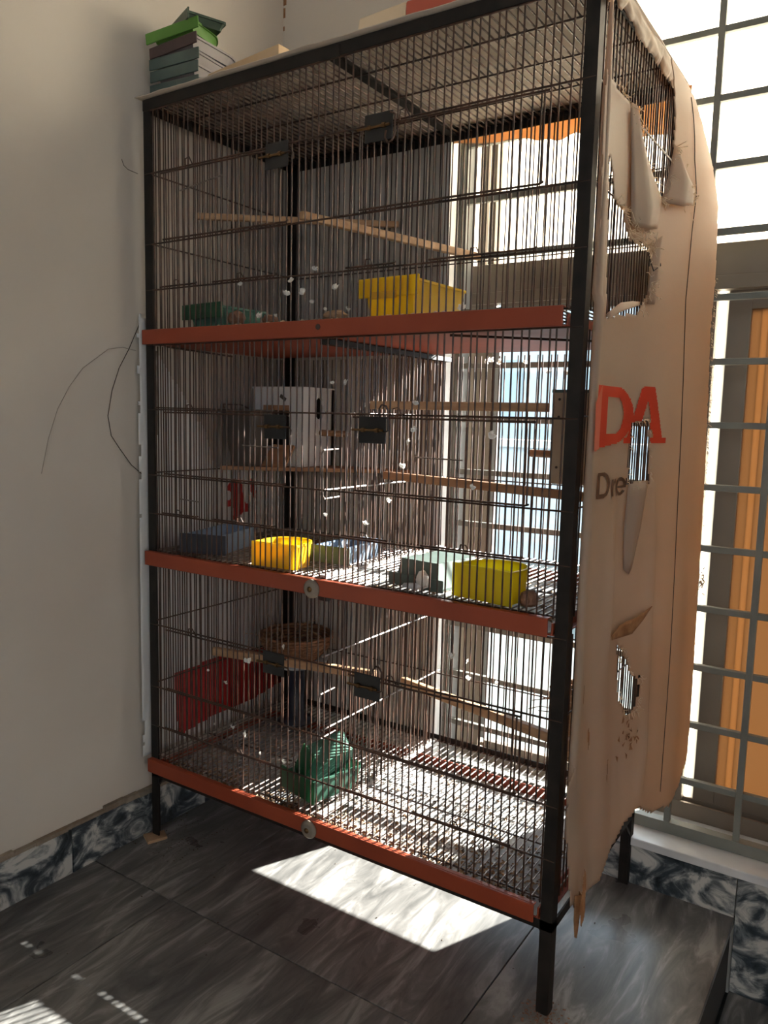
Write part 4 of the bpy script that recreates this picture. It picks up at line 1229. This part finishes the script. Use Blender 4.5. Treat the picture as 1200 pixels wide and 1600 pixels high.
# hanging pulled tongue in the middle and bottom twist
flap('loose_tongue', [[PB(0.166, 0.828, 0.004), PB(0.190, 0.830, 0.006), PB(0.214, 0.830, 0.003)],
                      [PB(0.166, 0.76, 0.003), PB(0.186, 0.76, 0.007), PB(0.204, 0.76, 0.002)],
                      [PB(0.172, 0.69, 0.002), PB(0.182, 0.68, 0.004), PB(0.192, 0.69, 0.001)]], M_banner)
flap('bottom_twist', [[PB(0.000, 0.215, 0.003), PB(0.008, 0.215, 0.010), PB(0.016, 0.215, 0.003)],
                      [PB(-0.002, 0.175, 0.003), PB(0.004, 0.172, 0.008), PB(0.010, 0.172, 0.002)],
                      [PB(0.001, 0.148, 0.003), PB(0.004, 0.146, 0.005), PB(0.006, 0.148, 0.003)]], M_stain)
for poly in ([(-0.008, 0.20), (0.004, 0.26), (0.010, 0.25), (0.006, 0.185), (-0.004, 0.170)], [(0.028, 0.535), (0.032, 0.530), (0.031, 0.503), (0.027, 0.507)], [(0.068, 0.447), (0.073, 0.452), (0.075, 0.425), (0.070, 0.414)], [(0.14, 0.376), (0.144, 0.378), (0.140, 0.34), (0.136, 0.345)]):
    print_poly('stain', poly, [], M_stain, step=0.0022, off_=0.0155 if poly[0][1] < 0.21 else 0.0016)
rs = random.Random(8)
b = MB()
for k in range(26):
    y_, z_ = 0.20 + rs.gauss(0, 0.014), 0.405 + rs.gauss(0, 0.022)
    c_ = Vector(PB(y_, z_, 0.002))
    p_ = [c_ + Vector((rs.uniform(0, 0.006), rs.uniform(-0.008, 0.008), rs.uniform(-0.008, 0.008))) for _ in range(4)]
    b.add(p_, [(0, 1, 2), (1, 2, 3)])
b.build('chewed_scraps', M_stain, bn, kind='stuff')
# frayed threads along the tears
b = MB()


def fray(edge, n_, lmin, lmax, dirn=None):
    for _ in range(n_):
        i = rs.randrange(len(edge) - 1)
        t_ = rs.random()
        y_ = edge[i][0] + (edge[i + 1][0] - edge[i][0]) * t_
        z_ = edge[i][1] + (edge[i + 1][1] - edge[i][1]) * t_
        p = Vector(PB(y_, z_, 0.002))
        l_ = rs.uniform(lmin, lmax)
        d_ = Vector((rs.uniform(0, 0.6), rs.uniform(-1, 1), rs.uniform(-1, 0.3))).normalized()
        if dirn:
            d_ = (d_ * 0.5 + Vector(dirn)).normalized()
        q1 = p + d_ * l_ * 0.5 + Vector((rs.uniform(0, 1), rs.uniform(-1, 1), rs.uniform(-1, 1))) * l_ * 0.25
        q2 = p + d_ * l_ + Vector((rs.uniform(0, 1), rs.uniform(-1, 1), rs.uniform(-1, 0))) * l_ * 0.3
        b.tube([p, q1, q2], 0.0006, 4)


fray(B_h1[5:], 80, 0.006, 0.018)
fray(B_h2[2:11], 80, 0.006, 0.022)
fray(B_s1 + B_s1[:1], 40, 0.004, 0.010)
fray(B_s2 + B_s2[:1], 60, 0.004, 0.012)
fray(B_outer[9:14], 90, 0.003, 0.008, (0, 0.8, 0))
for (yc, zc, n_) in ((0.275, 1.295, 40), (0.13, 1.225, 30), (0.165, 1.215, 25), (0.195, 1.14, 12), (0.45, 0.63, 30), (0.115, 1.36, 18)):
    for _ in range(n_):
        p = Vector(PB(yc + rs.gauss(0, 0.010), zc + rs.gauss(0, 0.012), 0.006))
        q = [p]
        for _k in range(4):
            q.append(q[-1] + Vector((rs.uniform(-0.3, 0.5), rs.uniform(-1, 1), rs.uniform(-1, 0.7))) * 0.006)
        b.tube(q, 0.0006, 4)
b.build('fraying', M_fray, bn, kind='stuff')
MB().tube([PB(0.175, 1.185, 0.003), PB(0.185, 1.16, 0.008), PB(0.20, 1.17, 0.010), PB(0.21, 1.175, 0.004)], 0.001, 5).build('wire_tie', M_dark, bn)

# strip of banner on the left side, behind the cage's left wires
XLF = lambda y, z: -0.0105 + 0.003 * mnoise.noise(Vector((y * 8, z * 3, 1.0)))
lb = thing('side_banner', 'dirty white banner sheet tied outside the left wires of the cage', 'banner', (-0.01, 0.22, 0.2))
L_outer = [(-0.012, 0.185), (-0.015, 0.6), (-0.010, 1.13), (0.02, 1.09), (0.035, 1.05), (0.10, 0.97), (0.175, 0.88), (0.205, 0.80), (0.44, 0.785), (0.44, 0.19)]
b = sheet_from_polys(L_outer, [], XLF, 0.006, 0.008, 7.0)
o = b.build('sheet', M_bannerw, lb, smooth=True)
md = o.modifiers.new('thick', 'SOLIDIFY'); md.thickness = 0.0009
print_poly('print', [(0.075, 0.346), (0.215, 0.354), (0.30, 0.345), (0.435, 0.325), (0.435, 0.23), (0.34, 0.215), (0.21, 0.215), (0.085, 0.198)], [], M_redd, 0.0016, 0.005, XLF, 1, lb)
print_poly('print', [(0.238, 0.755), (0.262, 0.772), (0.288, 0.768), (0.292, 0.735), (0.300, 0.712), (0.318, 0.706), (0.318, 0.690), (0.292, 0.690), (0.270, 0.672), (0.258, 0.676), (0.262, 0.700), (0.252, 0.708), (0.238, 0.708), (0.240, 0.722), (0.252, 0.724), (0.252, 0.742), (0.240, 0.745)], [], M_redd, 0.0016, 0.0025, XLF, 1, lb)
print_poly('print', [(0.318, 0.77), (0.330, 0.765), (0.338, 0.735), (0.330, 0.722), (0.318, 0.74)], [], M_redd, 0.0016, 0.0025, XLF, 1, lb)
print_poly('dirt', [(0.02, 1.06), (0.03, 0.95), (0.022, 0.8), (0.026, 0.6), (0.034, 0.6), (0.034, 0.85), (0.04, 1.0), (0.035, 1.05)], [], mat('grime', (0.16, 0.13, 0.11), (0.4, 0.37, 0.34), scale=40, rough=0.9), 0.0014, 0.006, XLF, 1, lb)

# loose wire hoop on the left wall
b = MB()
hoop = [(0.010, 1.112), (0.003, 1.10), (-0.023, 1.05), (-0.048, 1.010), (-0.066, 0.965), (-0.077, 0.914), (-0.070, 0.875), (-0.051, 0.850), (-0.022, 0.815), (0.008, 0.792)]
o = MB().tube([(-0.0245, y, z) for y, z in hoop], 0.0008, 5).build('wire_hoop', M_dark, origin=(-0.0245, -0.04, 0.792))
tag(o, 'thin dark wire bow sticking out beside the left wall', 'wire')
hoop = [(-0.002, 1.048), (-0.035, 1.052), (-0.069, 1.046), (-0.129, 1.005), (-0.160, 0.968), (-0.186, 0.925), (-0.207, 0.87), (-0.223, 0.806)]
o = MB().tube([(-0.0285, y, z) for y, z in hoop], 0.0006, 5).build('thread', mat('pale_thread', (0.33, 0.29, 0.24), rough=0.8), origin=(-0.0285, -0.1, 0.806))
tag(o, 'faint long thread arching over the left wall beside the cage', 'thread')
hoop = [(-0.031, 1.416), (-0.026, 1.405), (-0.016, 1.40), (0.008, 1.398)]
o = MB().tube([(-0.028, y, z) for y, z in hoop], 0.0006, 5).build('thread', M_dark, origin=(-0.028, -0.01, 1.4))
tag(o, 'short curled dark thread near the top of the left wall', 'thread')

# damp stains in the room corner
for (z_, h_, w_) in ((1.905, 0.016, 0.010), (1.880, 0.022, 0.007), (1.845, 0.010, 0.005)):
    MB().prism([(XL + 0.001, YB - 0.0008), (XL + w_ * 0.9, YB - 0.0008), (XL + w_, YB - 0.0002), (XL + 0.001, YB - 0.0002)], z_ - h_ / 2, z_ + h_ / 2).build('damp_stain', M_stain, bpy.data.objects['wall_back'])
